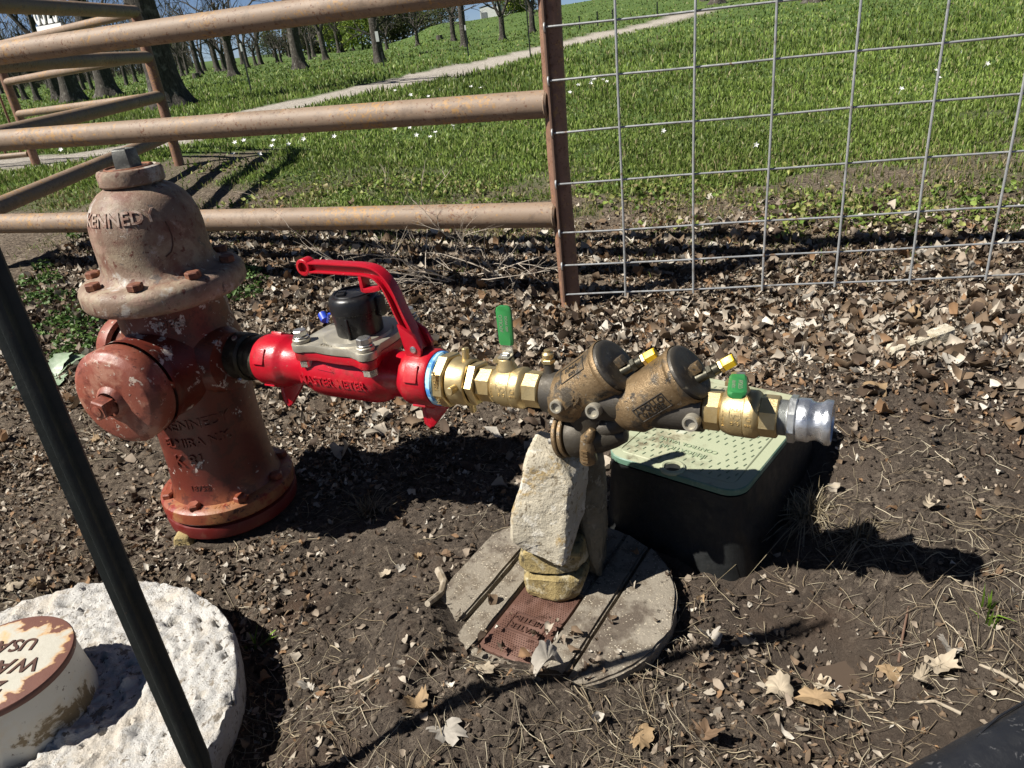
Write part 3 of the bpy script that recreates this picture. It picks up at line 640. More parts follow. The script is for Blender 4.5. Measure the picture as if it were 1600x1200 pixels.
# smooth the path
def smooth_path(p, n=3):
    out = []
    for i in range(len(p)-1):
        p0 = p[max(i-1, 0)]; p1 = p[i]; p2 = p[i+1]; p3 = p[min(i+2, len(p)-1)]
        for k in range(n):
            t = k/n; out.append(.5*((2*p1)+(-p0+p2)*t+(2*p0-5*p1+4*p2-p3)*t*t+(-p0+3*p1-3*p2+p3)*t**3))
    return out+[p[-1]]
sp = smooth_path(path)
def ribbon(mb, pts, n0, n1, y0, y1):
    """swept bar in the plane of the handle between offsets n0..n1 along the normal, thickness y0..y1"""
    rows = []
    for i, p in enumerate(pts):
        d = (pts[min(i+1, len(pts)-1)]-pts[max(i-1, 0)]).normalized(); nn = Vector((d.z, 0, -d.x))
        rows.append([p+nn*n0+Vector((0, y0, 0)), p+nn*n1+Vector((0, y0, 0)), p+nn*n1+Vector((0, y1, 0)), p+nn*n0+Vector((0, y1, 0))])
    vs = [q for r in rows for q in r]; fs = []
    for i in range(len(rows)-1):
        for k in range(4): fs.append((i*4+k, i*4+(k+1) % 4, (i+1)*4+(k+1) % 4, (i+1)*4+k))
    fs += [(0, 1, 2, 3), tuple(range(len(vs)-4, len(vs)))]
    mb.add(vs, fs)
mb = MB(); ribbon(mb, sp, .0058, .0094, -.0105, .0105); ribbon(mb, sp, -.0094, -.0058, -.0105, .0105); ribbon(mb, sp, -.0060, .0060, -.003, .003)
e = H(.343, .188); mb.lathe([(.0095, -.0105), (.0142, -.0105), (.015, -.009), (.015, .009), (.0142, .0105), (.0095, .0105), (.0095, -.0105)], 30, frame(e, (0, 1, 0)))
mb.cyl(.0115, -.003, .003, 24, frame(e, (0, 1, 0)))
ribbon(mb, [H(.500, .158), H(.485, .154), H(.468, .152), H(.462, .153)], -.004, .004, -.010, .010)
ribbon(mb, [H(.462, .150), H(.462, .178)], -.003, .004, -.010, .010)
han = mb.build('handle', M['red'], met, bevel=.0012)
mb = MB()
for y0, y1 in ((-.020, -.0125), (.0125, .020)):
    poly = [(off(.527), .100), (off(.556), .082), (off(.567), .060), (off(.560), .030), (off(.54), .030), (off(.535), .045)]
    n = len(poly); vs = [(x, y0, z) for x, z in poly]+[(x, y1, z) for x, z in poly]
    mb.add(vs, [tuple(range(n)), tuple(range(n, 2*n))[::-1]]+[(i, i+n, (i+1) % n+n, (i+1) % n) for i in range(n)])
mb.build('handle_lug', M['red'], met, bevel=.0015)
mb = MB(); mb.lathe([(0, -.0225), (.004, -.0225), (.0062, -.0215), (.0062, -.019)], 14, frame((off(.552), 0, .058), (0, 1, 0))); mb.lathe([(0, -.0215), (.003, -.0215), (.003, -.019)], 10, frame((off(.548), 0, .041), (0, 1, 0))); mb.build('pivot_pin', M['zinc'], met)
mb = MB(); vs_, fs_ = text_geo('MASTER METER', .0215, .004)
def bodywrap(x, y, d, a0, x0): 
    a = a0+y/.0555; r = .0553+d; return (x0+x, -r*math.cos(a), r*math.sin(a))
mb.add([bodywrap(x, y, d, R(-4), 0.0) for x, y, d in vs_], fs_)
mb.add([bodywrap(x, y, d, R(20), -.01) for x, y, d in [(-.018, 0, .002), (.018, -.003, .002), (0, .009, .002), (-.018, 0, -.002), (.018, -.003, -.002), (0, .009, -.002)]], [(0, 1, 2), (0, 3, 4, 1), (1, 4, 5, 2), (2, 5, 3, 0)])
mb.build('lettering', M['red'], mbody)
# --- brass adapter (hex, round, hex)
adp = thing('brass_adapter', 'cast brass pin-lug adapter between the red meter and the first ball valve', 'pipe fitting', LT(.58) @ Matrix.Diagonal((.88, 1, 1, 1)))
mb = MB(); mb.lathe([(.0445, 0), (.046, .002), (.046, .010), (.0435, .013), (0, .013)], 40, AX); mb.build('tape_ring', M['tape'], adp)
mb = MB(); mb.hexa(.0425, .013, .035, AX, R(12), .002, 8); hx = mb.build('hex_flange', M['brass'], adp)
mb = MB(); text_flat(mb, 'HCM3025BM', .0105, .0016, frame((.024, -.0428, .004), (0, -1, 0), (0, 0, 1))); mb.build('lettering', M['brass'], hx)
mb = MB(); mb.lathe([(.034, .034), (.036, .036), (.0395, .039), (.0395, .072), (.038, .075), (.034, .076)], 44, AX); mb.build('coupling_ring', M['brass'], adp)
for a in (R(82), R(-88), R(172), R(2)):
    mb = MB(); mb.cyl(.0068, .036, .057, 14, frame((.062, 0, 0), (0, math.cos(a), math.sin(a))), .001); mb.build('pin_lug', M['brass'], adp)
mb = MB(); mb.hexa(.0325, .077, .094, AX, R(20), .002, 6); mb.build('hex_nut', M['brass'], adp)
# --- ball valves
def make_valve(label, s0, scx, ang, tilt, lift=0.0):
    v = thing('ball_valve', label, 'valve', LT(s0) @ Matrix.Diagonal((scx, .88, .88, 1)), 'brass ball valves on the pipe line')
    mb = MB(); mb.hexa(.0305, 0, .026, AX, R(10), .002, 8); mb.lathe([(.026, .024), (.027, .032)], 30, AX); mb.build('hex_end', M['brass'], v)
    mb = MB(); mb.lathe([(.026, .022), (.0285, .026), (.032, .0275), (.0335, .030), (.0365, .038), (.0375, .042), (.0375, .060), (.0368, .0605), (.0378, .062), (.0378, .074), (.0372, .0755), (.0345, .079), (.030, .082)], 48, AX)
    bd = mb.build('body', M['brass'], v)
    mb = MB(); mb.hexa(.0305, .080, .106, AX, R(10), .002, 8); mb.build('hex_end', M['brass'], v)
    mb = MB()
    def wrap(vs, x0, a0, rad):
        out = []
        for x, y, d in vs:
            a = a0+y/rad; r = rad+d; out.append((x0+x, -r*math.cos(a), r*math.sin(a)))
        return out
    for tx, sz, x0, a0, rad in (('UL FM', .006, .050, R(33), .0375), ('VS', .011, .050, R(16), .0375), ('o o', .010, .050, R(1), .0375), ('G', .013, .0685, R(14), .0378), ('ooo', .007, .0685, R(-1), .0378)):
        q, f = text_geo(tx, sz, .0016); mb.add(wrap(q, x0, a0, rad), f)
    sh = [(-.008, .010), (.008, .010), (.008, 0), (0, -.009), (-.008, 0)]; n = 5
    for (x1, y1), (x2, y2) in zip(sh, sh[1:]+sh[:1]):
        pts = [(x1+(x2-x1)*i/3, y1+(y2-y1)*i/3, .0) for i in range(4)]; mb.tube(wrap(pts, .050, R(16), .0377), .0006, 6)
    q, f = text_geo('LEAD FREE', .0058, .0014); mb.add(wrap([(-y, x, d) for x, y, d in q], .0335, R(10), .0345), f)
    mb.build('lettering', M['brass'], bd)
    # stem and lever
    st = T(.048, 0, 0)
    mb = MB(); mb.lathe([(.018, .030), (.0165, .040), (.0135, .046), (.0135, .054), (.012, .056), (0, .056)], 24, st); mb.box(.010, .022, .006, st @ T(-.012, 0, .052)); mb.build('stem_boss', M['brass'], v)
    mb = MB(); mb.hexa(.007, .056, .064, st, .3, .001); mb.build('stem_nut', M['zinc'], v)
    # lever blade: starts flat on the stem, then bends upward along (direction ang in the horizontal, tilt above it)
    hd = Vector((math.cos(ang), math.sin(ang), 0)); sd = Vector((-hd.y, hd.x, 0))
    p0 = Vector((.048, 0, .059)); p1 = p0+hd*.010+Vector((0, 0, lift)); dirv = hd*math.cos(tilt)+Vector((0, 0, 1))*math.sin(tilt)
    p2 = p1+dirv*.028; p3 = p1+dirv*.088
    def blade(mb, pts, wds, th, rnd=0):
        vs = []; nn = len(pts)
        for i, (p, w_) in enumerate(zip(pts, wds)):
            d = (pts[min(i+1, nn-1)]-pts[max(0, i-1)]).normalized(); nv = sd.cross(d).normalized()
            for a_, b_ in ((-1, -.5), (-.75, -1), (.75, -1), (1, -.5), (1, .5), (.75, 1), (-.75, 1), (-1, .5)): vs.append(p+sd*a_*w_+nv*b_*th)
        fs = [(i*8+k, i*8+(k+1) % 8, (i+1)*8+(k+1) % 8, (i+1)*8+k) for i in range(nn-1) for k in range(8)]+[tuple(range(8)), tuple(range(8*nn-8, 8*nn))]
        mb.add(vs, fs)
    mb = MB(); blade(mb, [p0-hd*.010, p0+hd*(.004 if lift else 0), p1, p1+dirv*.012, p2], [.0095]*5, .0013); lv = mb.build('lever', M['steel'], v)
    mb = MB(); blade(mb, [p2-dirv*.010, p2-dirv*.004, p2.lerp(p3, .3), p2.lerp(p3, .6), p3-dirv*.008, p3-dirv*.002, p3+dirv*.001], [.0108, .0118, .0122, .0126, .0126, .0112, .007], .0048); gp = mb.build('grip', M['green'], lv)
    mb = MB(); fz = frame(p2.lerp(p3, .5)+sd.cross(dirv).normalized()*.0049, sd.cross(dirv), dirv)
    if fz.col[2].to_3d().dot(Vector((0, -1, .5))) < 0: fz = frame(p2.lerp(p3, .5)-sd.cross(dirv).normalized()*.0049, -sd.cross(dirv), dirv)
    text_flat(mb, 'APOLLO', .0085, .0006, fz @ T(0, .004, 0)); text_flat(mb, '600 WOG', .0065, .0006, fz @ T(0, -.005, 0)); mb.build('lettering', M['lidmark'], gp)
    return v
make_valve('first brass ball valve, green lever standing upright, beside the brass adapter', .662, 1.04, R(90), R(86))
make_valve('second brass ball valve, green lever tilted to the viewer, above the green box lid', 1.023, .93, R(-80), R(4), .014)
# --- backflow preventer
bp = thing('backflow_preventer', 'weathered bronze backflow preventer with two slanted check barrels resting on the stones', 'valve', LT(.778))
mb = MB(); mb.lathe([(.031, 0), (.034, .001), (.0345, .008), (.0335, .030), (.036, .038), (.036, .06), (.0345, .11), (.036, .18), (.0345, .215), (.033, .245), (0, .245)], 44, AX); bpb = mb.build('casing', M['bronzedark'], bp)
def check(s0, yaw, plate, lay):
    axv = Vector((math.cos(R(38)), -.02, math.sin(R(38)))).normalized(); fz = frame((s0, 0, -.002), axv, (0, 1, 0)) @ Matrix.Diagonal((.86, .86, 1, 1))
    mb = MB(); mb.lathe([(.034, -.035), (.0475, -.015), (.0485, 0), (.0485, .080), (.0505, .082), (.0515, .085), (.0515, .089), (.050, .091)], 52, fz); c = mb.build('check_barrel', M['bronze'], bp)
    mb = MB(); mb.lathe([(.0485, .0905), (.0475, .095), (.0455, .0965), (.041, .0975), (.036, .0972), (.0, .0985)], 48, fz); k = mb.build('cap', M['bronzecap'], c)
    mb = MB(); mb.box(.016, .016, .014, fz @ T(0, 0, .104)); mb.build('cap_nut', M['bronze'], c, bevel=.0012)
    tf = fz @ T(.002, .0, .099)
    fo = frame(tf @ Vector((-.004, -.016, 0)), Vector((.80, .22, .48)), (0, 0, 1))
    mb = MB(); mb.cyl(.0072, -.004, .016, 14, fo); mb.hexa(.0086, .014, .022, fo, 0, .001); mb.cyl(.0080, .022, .031, 14, fo, .0006); tk = mb.build('test_cock', M['blacknozzle'], c)
    mb = MB(); mb.hexa(.0086, .032, .037, fo, .3, .0006); mb.build('cock_nut', M['brass'], tk)
    mb = MB(); mb.hexa(.0082, .0368, .054, fo, .2, .0014); mb.build('cap_plug', M['yellow'], tk)
    def bw(x, y, d, a0, h0):    # x along axis, y round it
        a = a0+y/.0485; r = .0485+d; return fz @ Vector((r*math.cos(a), r*math.sin(a), h0+x))
    return c, bw, fz
# find the angle on the barrel that faces the viewer (-y and a bit up)
def face_ang(fz, target):
    best = None
    for i in range(360):
        a = R(i); v = (fz.to_3x3() @ Vector((math.cos(a), math.sin(a), 0))); dd = v.dot(target.normalized())
        if best is None or dd > best[0]: best = (dd, a)
    return best[1]
c1, bw1, fz1 = check(.043, 0, True, 0); c2, bw2, fz2 = check(.151, 0, False, 0)
def badge(c, bw, a0, h0, w_, hh, lines, mat, plate=False, sgn=1):
    mb = MB(); r = .0055
    per = [(-w_, -hh), (w_, -hh), (w_, hh), (-w_, hh), (-w_, -hh)]
    for (x1, y1), (x2, y2) in zip(per, per[1:]):
        mb.tube([bw(x1+(x2-x1)*i/6, sgn*(y1+(y2-y1)*i/6), .0006, a0, h0) for i in range(7)], .0009, 6)
    for tx, sz, yo in lines:
        q, f = text_geo(tx, sz, .0016); mb.add([bw(x, sgn*(y+yo), d+.0005, a0, h0) for x, y, d in q], f)
    mb.build('badge', mat, c)
fa1 = face_ang(fz1, Vector((-.25, -.55, .8))); fa2 = face_ang(fz2, Vector((.2, -1, -.05)))
tst = bw1(0, .002, 0, fa1, .04)-bw1(0, 0, 0, fa1, .04)
sg1 = 1 if tst.z > 0 else -1
tst = bw2(0, .002, 0, fa2, .04)-bw2(0, 0, 0, fa2, .04); sg2 = 1 if tst.z > 0 else -1
badge(c1, bw1, fa1, .045, .024, .014, [('RP4A', .012, .003), ('600', .009, -.008)], M['bronzecap'], True, sg1)
badge(c2, bw2, fa2, .035, .027, .0135, [('APOLLO', .0135, .0055), ('VALVES', .012, -.0065)], M['bronzecap'], False, sg2)
fb = face_ang(fz1, Vector((.2, -1, .05)))
mb = MB(); sg3 = sg2
arr = [(-.022, .004), (-.008, .006), (.006, .004), (-.004, -.003), (.016, .0005), (.010, -.004), (-.004, -.007), (.002, -.001), (-.020, -.004)]
n = len(arr); top = [bw1(x, sg3*y, .0022, fb, .022) for x, y in arr]; bot = [bw1(x, sg3*y, -.002, fb, .022) for x, y in arr]
mb.add(top+bot, [tuple(range(n))]+[(i, i+n, (i+1) % n+n, (i+1) % n) for i in range(n)]); mb.build('flow_arrow', M['bronze'], c1)
# ports facing the viewer
for s0, r in ((.036, .0105), (.094, .0115), (.236, .0115)):
    mb = MB(); fz = frame((s0, -.030, -.003), (0, -1, .12)); mb.lathe([(r, 0), (r, .016), (r-.001, .018), (r*.68, .018), (r*.60, .013), (0, .013)], 26, fz); mb.build('test_port', M['plate'], bpb)
mb = MB(); fz = frame((.008, .0, .028), (0, 0, 1)); mb.lathe([(.013, -.004), (.010, .004), (.0085, .008), (.0085, .020), (0, .020)], 20, fz); tp = mb.build('test_cock', M['bronzedark'], bp)
mb = MB(); mb.hexa(.0095, .020, .027, fz, .2, .001); mb.lathe([(.008, .027), (.0085, .030), (.0085, .035), (.005, .038), (.005, .041), (0, .042)], 18, fz); mb.build('cock_nut', M['brass'], tp)
# relief valve below
mb = MB(); fz = frame((.002, .0, -.080), (1, 0, .16), (0, 0, 1)) @ Matrix.Diagonal((.94, .94, 1, 1))
mb.lathe([(0, .030), (.026, .030), (.036, .036), (.037, .05), (.034, .062), (.031, .066), (.029, .085), (.021, .108), (.012, .125), (0, .128)], 40, fz); mb.lathe([(.024, -.05), (.026, -.01), (.033, .04)], 32, T(.066, 0, -.030) @ Matrix.Diagonal((1.2, 1, 1, 1))); mb.tube([(.09, -.004, -.052), (.115, -.004, -.040), (.135, 0, -.02)], [.018, .015, .012], 14); rv = mb.build('relief_valve', M['bronzedark'], bp)
for h0, r in ((.014, .0385), (.0235, .0375)):
    mb = MB(); mb.cyl(r, h0, h0+.0075, 40, fz, .0015); mb.build('relief_flange', M['plate'] if 0 else M['bronze'], rv)
for k in range(6):
    a = R(20+60*k); mb = MB(); mb.hexa(.005, .008, .0145, fz @ T(.031*math.cos(a), .031*math.sin(a), 0), 0, .0008); mb.build('flange_bolt', M['zinc'], rv)
mb = MB(); mb.lathe([(.009, .004), (.0115, -.008), (.0125, -.018), (.0135, -.036), (.012, -.040), (.011, -.036), (0, -.034)], 26, T(.072, -.026, -.062)); mb.tube([(.072, -.026, -.062), (.080, -.029, -.050), (.083, -.027, -.042)], [.0105, .008, .005], 12); so_ = mb.build('drain_spout', M['bronze'], rv)
mb = MB()
for k in range(4): mb.box(.010, .0025, .003, T(.072, -.0395, -.076-.006*k))
mb.build('lettering', M['bronze'], so_)
# --- hose adapter
ha = thing('hose_adapter', 'shiny aluminium camlock hose adapter on the free end of the pipe line', 'pipe fitting', LT(1.119) @ Matrix.Diagonal((.70, .80, .80, 1)))
mb = MB(); pr = [(.026, -.004)]
for k in range(9): pr += [(.0305, .0022*k), (.0285, .0022*k+.0011)]
mb.lathe(pr+[(.029, .0205)], 40, AX); mb.build('thread', M['alunut'], ha)
mb = MB(); mb.hexa(.0375, .021, .036, AX, R(8), .002, 8); mb.build('hex_nut', M['alunut'], ha)
mb = MB(); mb.lathe([(.030, .036), (.0355, .0365), (.0365, .038), (.0365, .056), (.0355, .0585), (.033, .061), (.0315, .067), (.0315, .072), (.033, .078), (.0365, .083), (.0375, .086), (.0375, .094), (.036, .0965), (.031, .097), (.0295, .09), (.0285, .05), (0, .05)], 56, AX); mb.build('camlock_body', M['alu'], ha)

# ------------------------------------------------------------------ stones
def rough_stone(name, label, pts, mat, seed, amp=.006, cuts=5, group=None):
    """irregular block: hull of a few surveyed corners, faces subdivided, chipped and pitted"""
    from mathutils import noise as mn
    q = [Vector(p) for p in pts]; c = sum(q, Vector())/len(q); org = Vector((c.x, c.y, min(p.z for p in q)))
    me = bpy.data.meshes.new(name); bm = bmesh.new()
    for p in q: bm.verts.new(p-org)
    bmesh.ops.convex_hull(bm, input=bm.verts)
    bmesh.ops.delete(bm, geom=[v for v in bm.verts if not v.link_faces], context='VERTS')
    bmesh.ops.dissolve_limit(bm, angle_limit=R(6), verts=bm.verts, edges=bm.edges)
    bmesh.ops.bevel(bm, geom=list(bm.edges), offset=.0045, segments=1, affect='EDGES', clamp_overlap=True)
    bmesh.ops.triangulate(bm, faces=bm.faces)
    for _ in range(5):
        lg = [e for e in bm.edges if e.calc_length() > .0055]
        if not lg: break
        bmesh.ops.subdivide_edges(bm, edges=lg, cuts=1); bmesh.ops.triangulate(bm, faces=bm.faces)
    bmesh.ops.recalc_face_normals(bm, faces=bm.faces); bm.normal_update()
    new = []
    for v in bm.verts:
        p = v.co*1.0+Vector((seed*3.1, seed*1.7, seed))
        n1 = mn.noise(p*18); n2 = mn.fractal(p*75, .7, 2.0, 4); rid = math.floor(mn.noise(p*13+Vector((9, 2, 4)))*3.5)*.35
        new.append(v.co+v.normal*amp*(n1*.7+n2*.17+rid*.6))
    for v, c_ in zip(bm.verts, new): v.co = c_
    bm.to_mesh(me); bm.free(); finish(me, mat, 30)
    return tag(link(name, me, None, T(*org)), label, 'stone', group)
def block(qb, qt): return list(qb)+list(qt)
YB = 1.0
rough_stone('limestone_block', 'lowest ochre stone of the pile, resting on the rusty iron lid', [(-.018, .975, .030), (-.012, .985, .018), (.040, .955, .018), (.070, .962, .018), (.098, 1.02, .018), (.105, 1.075, .018), (.0, 1.085, .018), (-.022, .985, .058), (-.015, .975, .066), (.04, .958, .067), (.082, .962, .060), (.105, 1.02, .062), (.110, 1.08, .064), (0, 1.09, .066)], M['stone2'], 1.0, .004)
rough_stone('limestone_block', 'middle ochre stone of the pile, between the pale block and the lowest stone', [(-.023, .985, .080), (-.010, .98, .069), (.040, .966, .068), (.075, .968, .068), (.096, 1.0, .067), (.11, 1.08, .069), (.0, 1.09, .069), (-.024, .985, .100), (-.012, .985, .114), (.04, .968, .113), (.084, .968, .104), (.085, .985, .112), (.11, 1.08, .112), (0, 1.085, .112)], M['stone2'], 2.3, .004)
rough_stone('limestone_block', 'large pale chipped limestone block on top of the pile under the bronze valve', [(.012, .990, .300), (-.006, .985, .245), (-.026, .972, .192), (-.030, .968, .150), (-.010, .962, .122), (.052, .938, .104), (.048, .940, .135), (.074, .960, .250), (.055, .985, .292), (.112, 1.02, .262), (.104, 1.02, .165), (.085, 1.03, .116), (.035, 1.08, .288), (.0, 1.08, .118), (.10, 1.08, .12), (.10, 1.07, .268)], M['stone1'], 4.1, .0055)
rough_stone('limestone_slab', 'dark upright stone slab standing against the right side of the pale block', [(.090, 1.030, .252), (.136, 1.035, .258), (.095, 1.12, .26), (.145, 1.11, .25), (.142, 1.045, .16), (.086, 1.02, .15), (.118, 1.000, .02), (.088, 1.03, .02), (.100, .998, .075), (.138, 1.06, .018), (.085, 1.13, .018), (.135, 1.12, .018)], M['stone3'], 5.7, .005)
sc_ = on_ground(1440, 552)
rough_stone('stone_chunk', 'long pale broken stone lying alone in the leaves at right', [sc_+Vector(p) for p in ((-.10, -.035, -.01), (.085, .005, -.01), (.08, .05, -.01), (-.10, .012, -.01))]+[sc_+Vector(p) for p in ((-.09, -.03, .022), (.085, .005, .048), (.078, .045, .046), (-.09, .008, .025))], M['stone1'], 8.2, .005, 5)
st_ = on_ground(292, 846)
rough_stone('stone_chunk', 'small mossy yellow stone against the foot of the hydrant', [st_+Vector(p) for p in ((-.025, -.02, -.01), (.02, -.02, -.01), (.025, .015, -.01), (-.02, .02, -.01))]+[st_+Vector(p) for p in ((-.018, -.015, .022), (.015, -.015, .02), (.018, .01, .025), (-.015, .014, .024))], M['stone2'], 9.9, .006, 4)

# ------------------------------------------------------------------ concrete meter lid
PC = Vector((.03, .98, 0)); gdir = Vector((.56, .83, 0)).normalized(); pitcv = thing('meter_pit_cover', 'round exposed-aggregate concrete cover with an iron reading lid under the stone pile', 'pit cover', frame(PC, (0, 0, 1), Vector((gdir.y, -gdir.x, 0))))
RD = .208
def strip(x0, x1, y0=None, y1=None, n=14, r=RD):
    xs_ = np.linspace(x0, x1, n); top = [(x, min(y1, math.sqrt(max(0, r*r-x*x))) if y1 is not None else math.sqrt(max(0, r*r-x*x))) for x in xs_]
    bot = [(x, max(y0, -math.sqrt(max(0, r*r-x*x))) if y0 is not None else -math.sqrt(max(0, r*r-x*x))) for x in xs_[::-1]]
    return top+bot
def slab(name, polys, mat, z0=-.05, z1=.024, seed=0):
    from mathutils import noise as mn
    me = bpy.data.meshes.new(name); bm = bmesh.new()
    for poly in polys:
        a = [bm.verts.new((x, y, z1)) for x, y in poly]; b = [bm.verts.new((x, y, z0)) for x, y in poly]; n = len(poly)
        bm.faces.new(a); bm.faces.new(b[::-1])
        for i in range(n): bm.faces.new((a[i], b[i], b[(i+1) % n], a[(i+1) % n]))
    bmesh.ops.recalc_face_normals(bm, faces=bm.faces)
    ed = [e for e in bm.edges if abs(e.verts[0].co.z-z1) < 1e-6 and abs(e.verts[1].co.z-z1) < 1e-6]
    bmesh.ops.bevel(bm, geom=ed, offset=.004, segments=2, affect='EDGES')
    bmesh.ops.triangulate(bm, faces=bm.faces)
    for _ in range(4):
        lg = [e for e in bm.edges if e.calc_length() > .012]
        if not lg: break
        bmesh.ops.subdivide_edges(bm, edges=lg, cuts=1); bmesh.ops.triangulate(bm, faces=bm.faces)
    for v in bm.verts:
        p = v.co*60+Vector((seed, 0, 0)); v.co += Vector((mn.noise(p), mn.noise(p+Vector((5, 1, 2))), mn.noise(p*1.3+Vector((3, 7, 1)))))*.0016
    bm.to_mesh(me); bm.free(); finish(me, mat, 32); return link(name, me, pitcv)
HX0, HX1, HY0, HY1 = -.060, .052, -.160, .02
slab('panel', [strip(-.185, -.108)], M['concrete'], seed=1)
slab('panel', [strip(-.100, HX0)], M['concrete'], seed=2, z1=.022)
slab('panel', [strip(HX1, .100)], M['concrete'], seed=3, z1=.022)
slab('panel', [strip(HX0+.0006, HX1-.0006, None, HY0)], M['concrete'], seed=4, z1=.0215)
slab('panel', [strip(HX0+.0006, HX1-.0006, HY1, None)], M['concrete'], seed=5, z1=.0215)
slab('panel', [strip(.107, .210)], M['concrete'], seed=6, z1=.026)
mb = MB(); mb.box(HX1-HX0-.010, HY1-HY0-.010, .012, T((HX0+HX1)/2, (HY0+HY1)/2, .011)); il = mb.build('iron_lid', M['rustlid'], pitcv, bevel=.002)
mb = MB(); icx, icy = (HX0+HX1)/2, (HY0+HY1)/2
for i in range(21):
    for j in range(32):
        x = HX0+.013+i*.0043; y = HY0+.014+j*.0048
        if abs(x-icx) < .030 and abs(y-(icy-.012)) < .022: continue
        mb.lathe([(.0013, .0168), (.0009, .0182), (0, .0185)], 5, T(x+(.0021 if j % 2 else 0), y, 0))
mb.build('stud', M['rustlid'], il)['kind'] = 'stuff'
mb = MB(); lf_ = T(icx, icy-.012, .0175) @ RZ(R(180))
text_flat(mb, 'WATER', .016, .003, lf_ @ T(0, .009, 0)); text_flat(mb, 'METER', .016, .003, lf_ @ T(0, -.009, 0))
pp = [(-.031, -.020), (.031, -.020), (.031, .020), (-.031, .020)]
for (a, b), (c_, d_) in zip(pp, pp[1:]+pp[:1]): mb.tube([lf_ @ Vector((a, b, 0)), lf_ @ Vector((c_, d_, 0))], .0011, 6)
mb.build('lettering', M['rustletter'], il)

# ------------------------------------------------------------------ irrigation valve box
bx = Vector((.75, -.66, 0)).normalized(); by = Vector((.66, .75, 0)).normalized()
box = thing('valve_box', 'plastic irrigation valve box with faded green lid and black sides', 'utility box', frame((.157, 1.17, 0), (0, 0, 1), bx))
BW, BL, BZ = .262, .372, .172
def rrect(x0, y0, x1, y1, r, n=6):
    out = []
    for cx_, cy_, a0 in ((x1-r, y0+r, -90), (x1-r, y1-r, 0), (x0+r, y1-r, 90), (x0+r, y0+r, 180)):
        out += [(cx_+r*math.cos(R(a0+90*i/n)), cy_+r*math.sin(R(a0+90*i/n))) for i in range(n+1)]
    return out
def loft(mb, rings, cap=True):
    n = len(rings[0]); vs = [p for r in rings for p in r]; fs = [(k*n+i, k*n+(i+1) % n, (k+1)*n+(i+1) % n, (k+1)*n+i) for k in range(len(rings)-1) for i in range(n)]
    if cap: fs += [tuple(range(n))[::-1], tuple(range(len(vs)-n, len(vs)))]
    mb.add(vs, fs)
def rr3(g, z, r=.035): return [(x, y, z) for x, y in rrect(-g, -g, BW+g, BL+g, r+g)]
mb = MB(); loft(mb, [rr3(.020, -.05), rr3(.019, .0), rr3(.013, .02), rr3(.009, .06), rr3(.003, .13), rr3(.001, BZ-.016), rr3(-.004, BZ-.0155)]); mb.build('body', M['boxbody'], box)
mb = MB(); loft(mb, [rr3(-.002, BZ-.015), rr3(.002, BZ-.012), rr3(.002, BZ-.002), rr3(0, BZ)], False)
le_ = mb.build('lid_edge', M['lidrim'], box)
mb = MB(); loft(mb, [rr3(0, BZ), rr3(-.0185, BZ), rr3(-.0188, BZ-.003)], False); mb.build('lid_border', M['lid'], box)
mb = MB(); loft(mb, [rr3(-.020, BZ-.014, .03), rr3(-.020, BZ-.001, .03), rr3(-.0215, BZ+.0005, .03)]); lid = mb.build('lid', M['lid'], box)
mb = MB(); rnd = random.Random(4)
for i in range(13):
    for j in range(19):
        x = .032+i*.0163; y = .032+j*.0168
        if .07 < x < .19 and .075 < y < .125: continue
        if x < .165 and x > .1 and y < .045: continue
        a = R(62 if (i+j) % 2 else 118); 
        mb.box(.0085, .0017, .0018, T(x+(.008 if j % 2 else 0), y, BZ+.0009) @ RZ(R(78)))
mb.build('tread', M['lidmark'], lid)['kind'] = 'stuff'
mb = MB(); lt_ = T(.122, .085, BZ+.001) @ RZ(R(180)); text_flat(mb, 'IRRIGATION', .0165, .002, lt_ @ T(0, .011, 0)); text_flat(mb, 'CONTROL VALVE', .0145, .002, lt_ @ T(0, -.010, 0)); M['lidtext'] = worn('faded_green_relief', (.25, .30, .19), .8, 0, []); mb.build('lettering', M['lidtext'], lid)
mb = MB(); mb.torus(.0185, .0045, 30, 8, T(.132, .014, BZ+.001)); mb.build('finger_ring', M['lid'], box)
mb = MB(); mb.cyl(.0155, BZ-.001, BZ+.0008, 24, T(.132, .014, 0)); mb.build('keyhole', M['boxbody'], box)

# ------------------------------------------------------------------ whitewashed collar with riser
from mathutils import noise as mn
me = bpy.data.meshes.new('concrete_collar'); bm = bmesh.new(); prev = None; NS = 260
CR = .332; radii = list(np.linspace(.085, CR, 64)); rows = []
for k, r in enumerate(radii):
    rows.append([(r, .042)]*1)
def crow(r, z): 
    out = []
    for i in range(NS):
        a = 2*math.pi*i/NS; rr = r*(1+.008*mn.noise(Vector((math.cos(a)*6, math.sin(a)*6, 1)))*(r/CR)); x, y = rr*math.cos(a), rr*math.sin(a)
        p = Vector((x, y, z)); dz = mn.fractal(p*60, .7, 2, 4)*.0045+max(0, mn.noise(p*34+Vector((4, 4, 4)))-.18)*.022-max(0, mn.noise(p*62)-.28)*.040+(mn.noise(p*7)*.007)
        out.append(bm.verts.new((x, y, z+dz)))
    return out
seq = [(r, .036) for r in radii]+[(CR+.003, .030), (CR+.004, .018), (CR+.003, 0), (CR, -.03), (CR-.01, -.07)]
for r, z in seq:
    row = crow(r, z)
    if prev:
        for i in range(NS): bm.faces.new((prev[i], prev[(i+1) % NS], row[(i+1) % NS], row[i]))
    prev = row
bmesh.ops.recalc_face_normals(bm, faces=bm.faces); bm.to_mesh(me); bm.free(); finish(me, M['whitecon'], 60)
tag(link('concrete_collar', me, None, T(-.805, .795, 0)), 'rough white round concrete collar at the lower left', 'concrete slab')
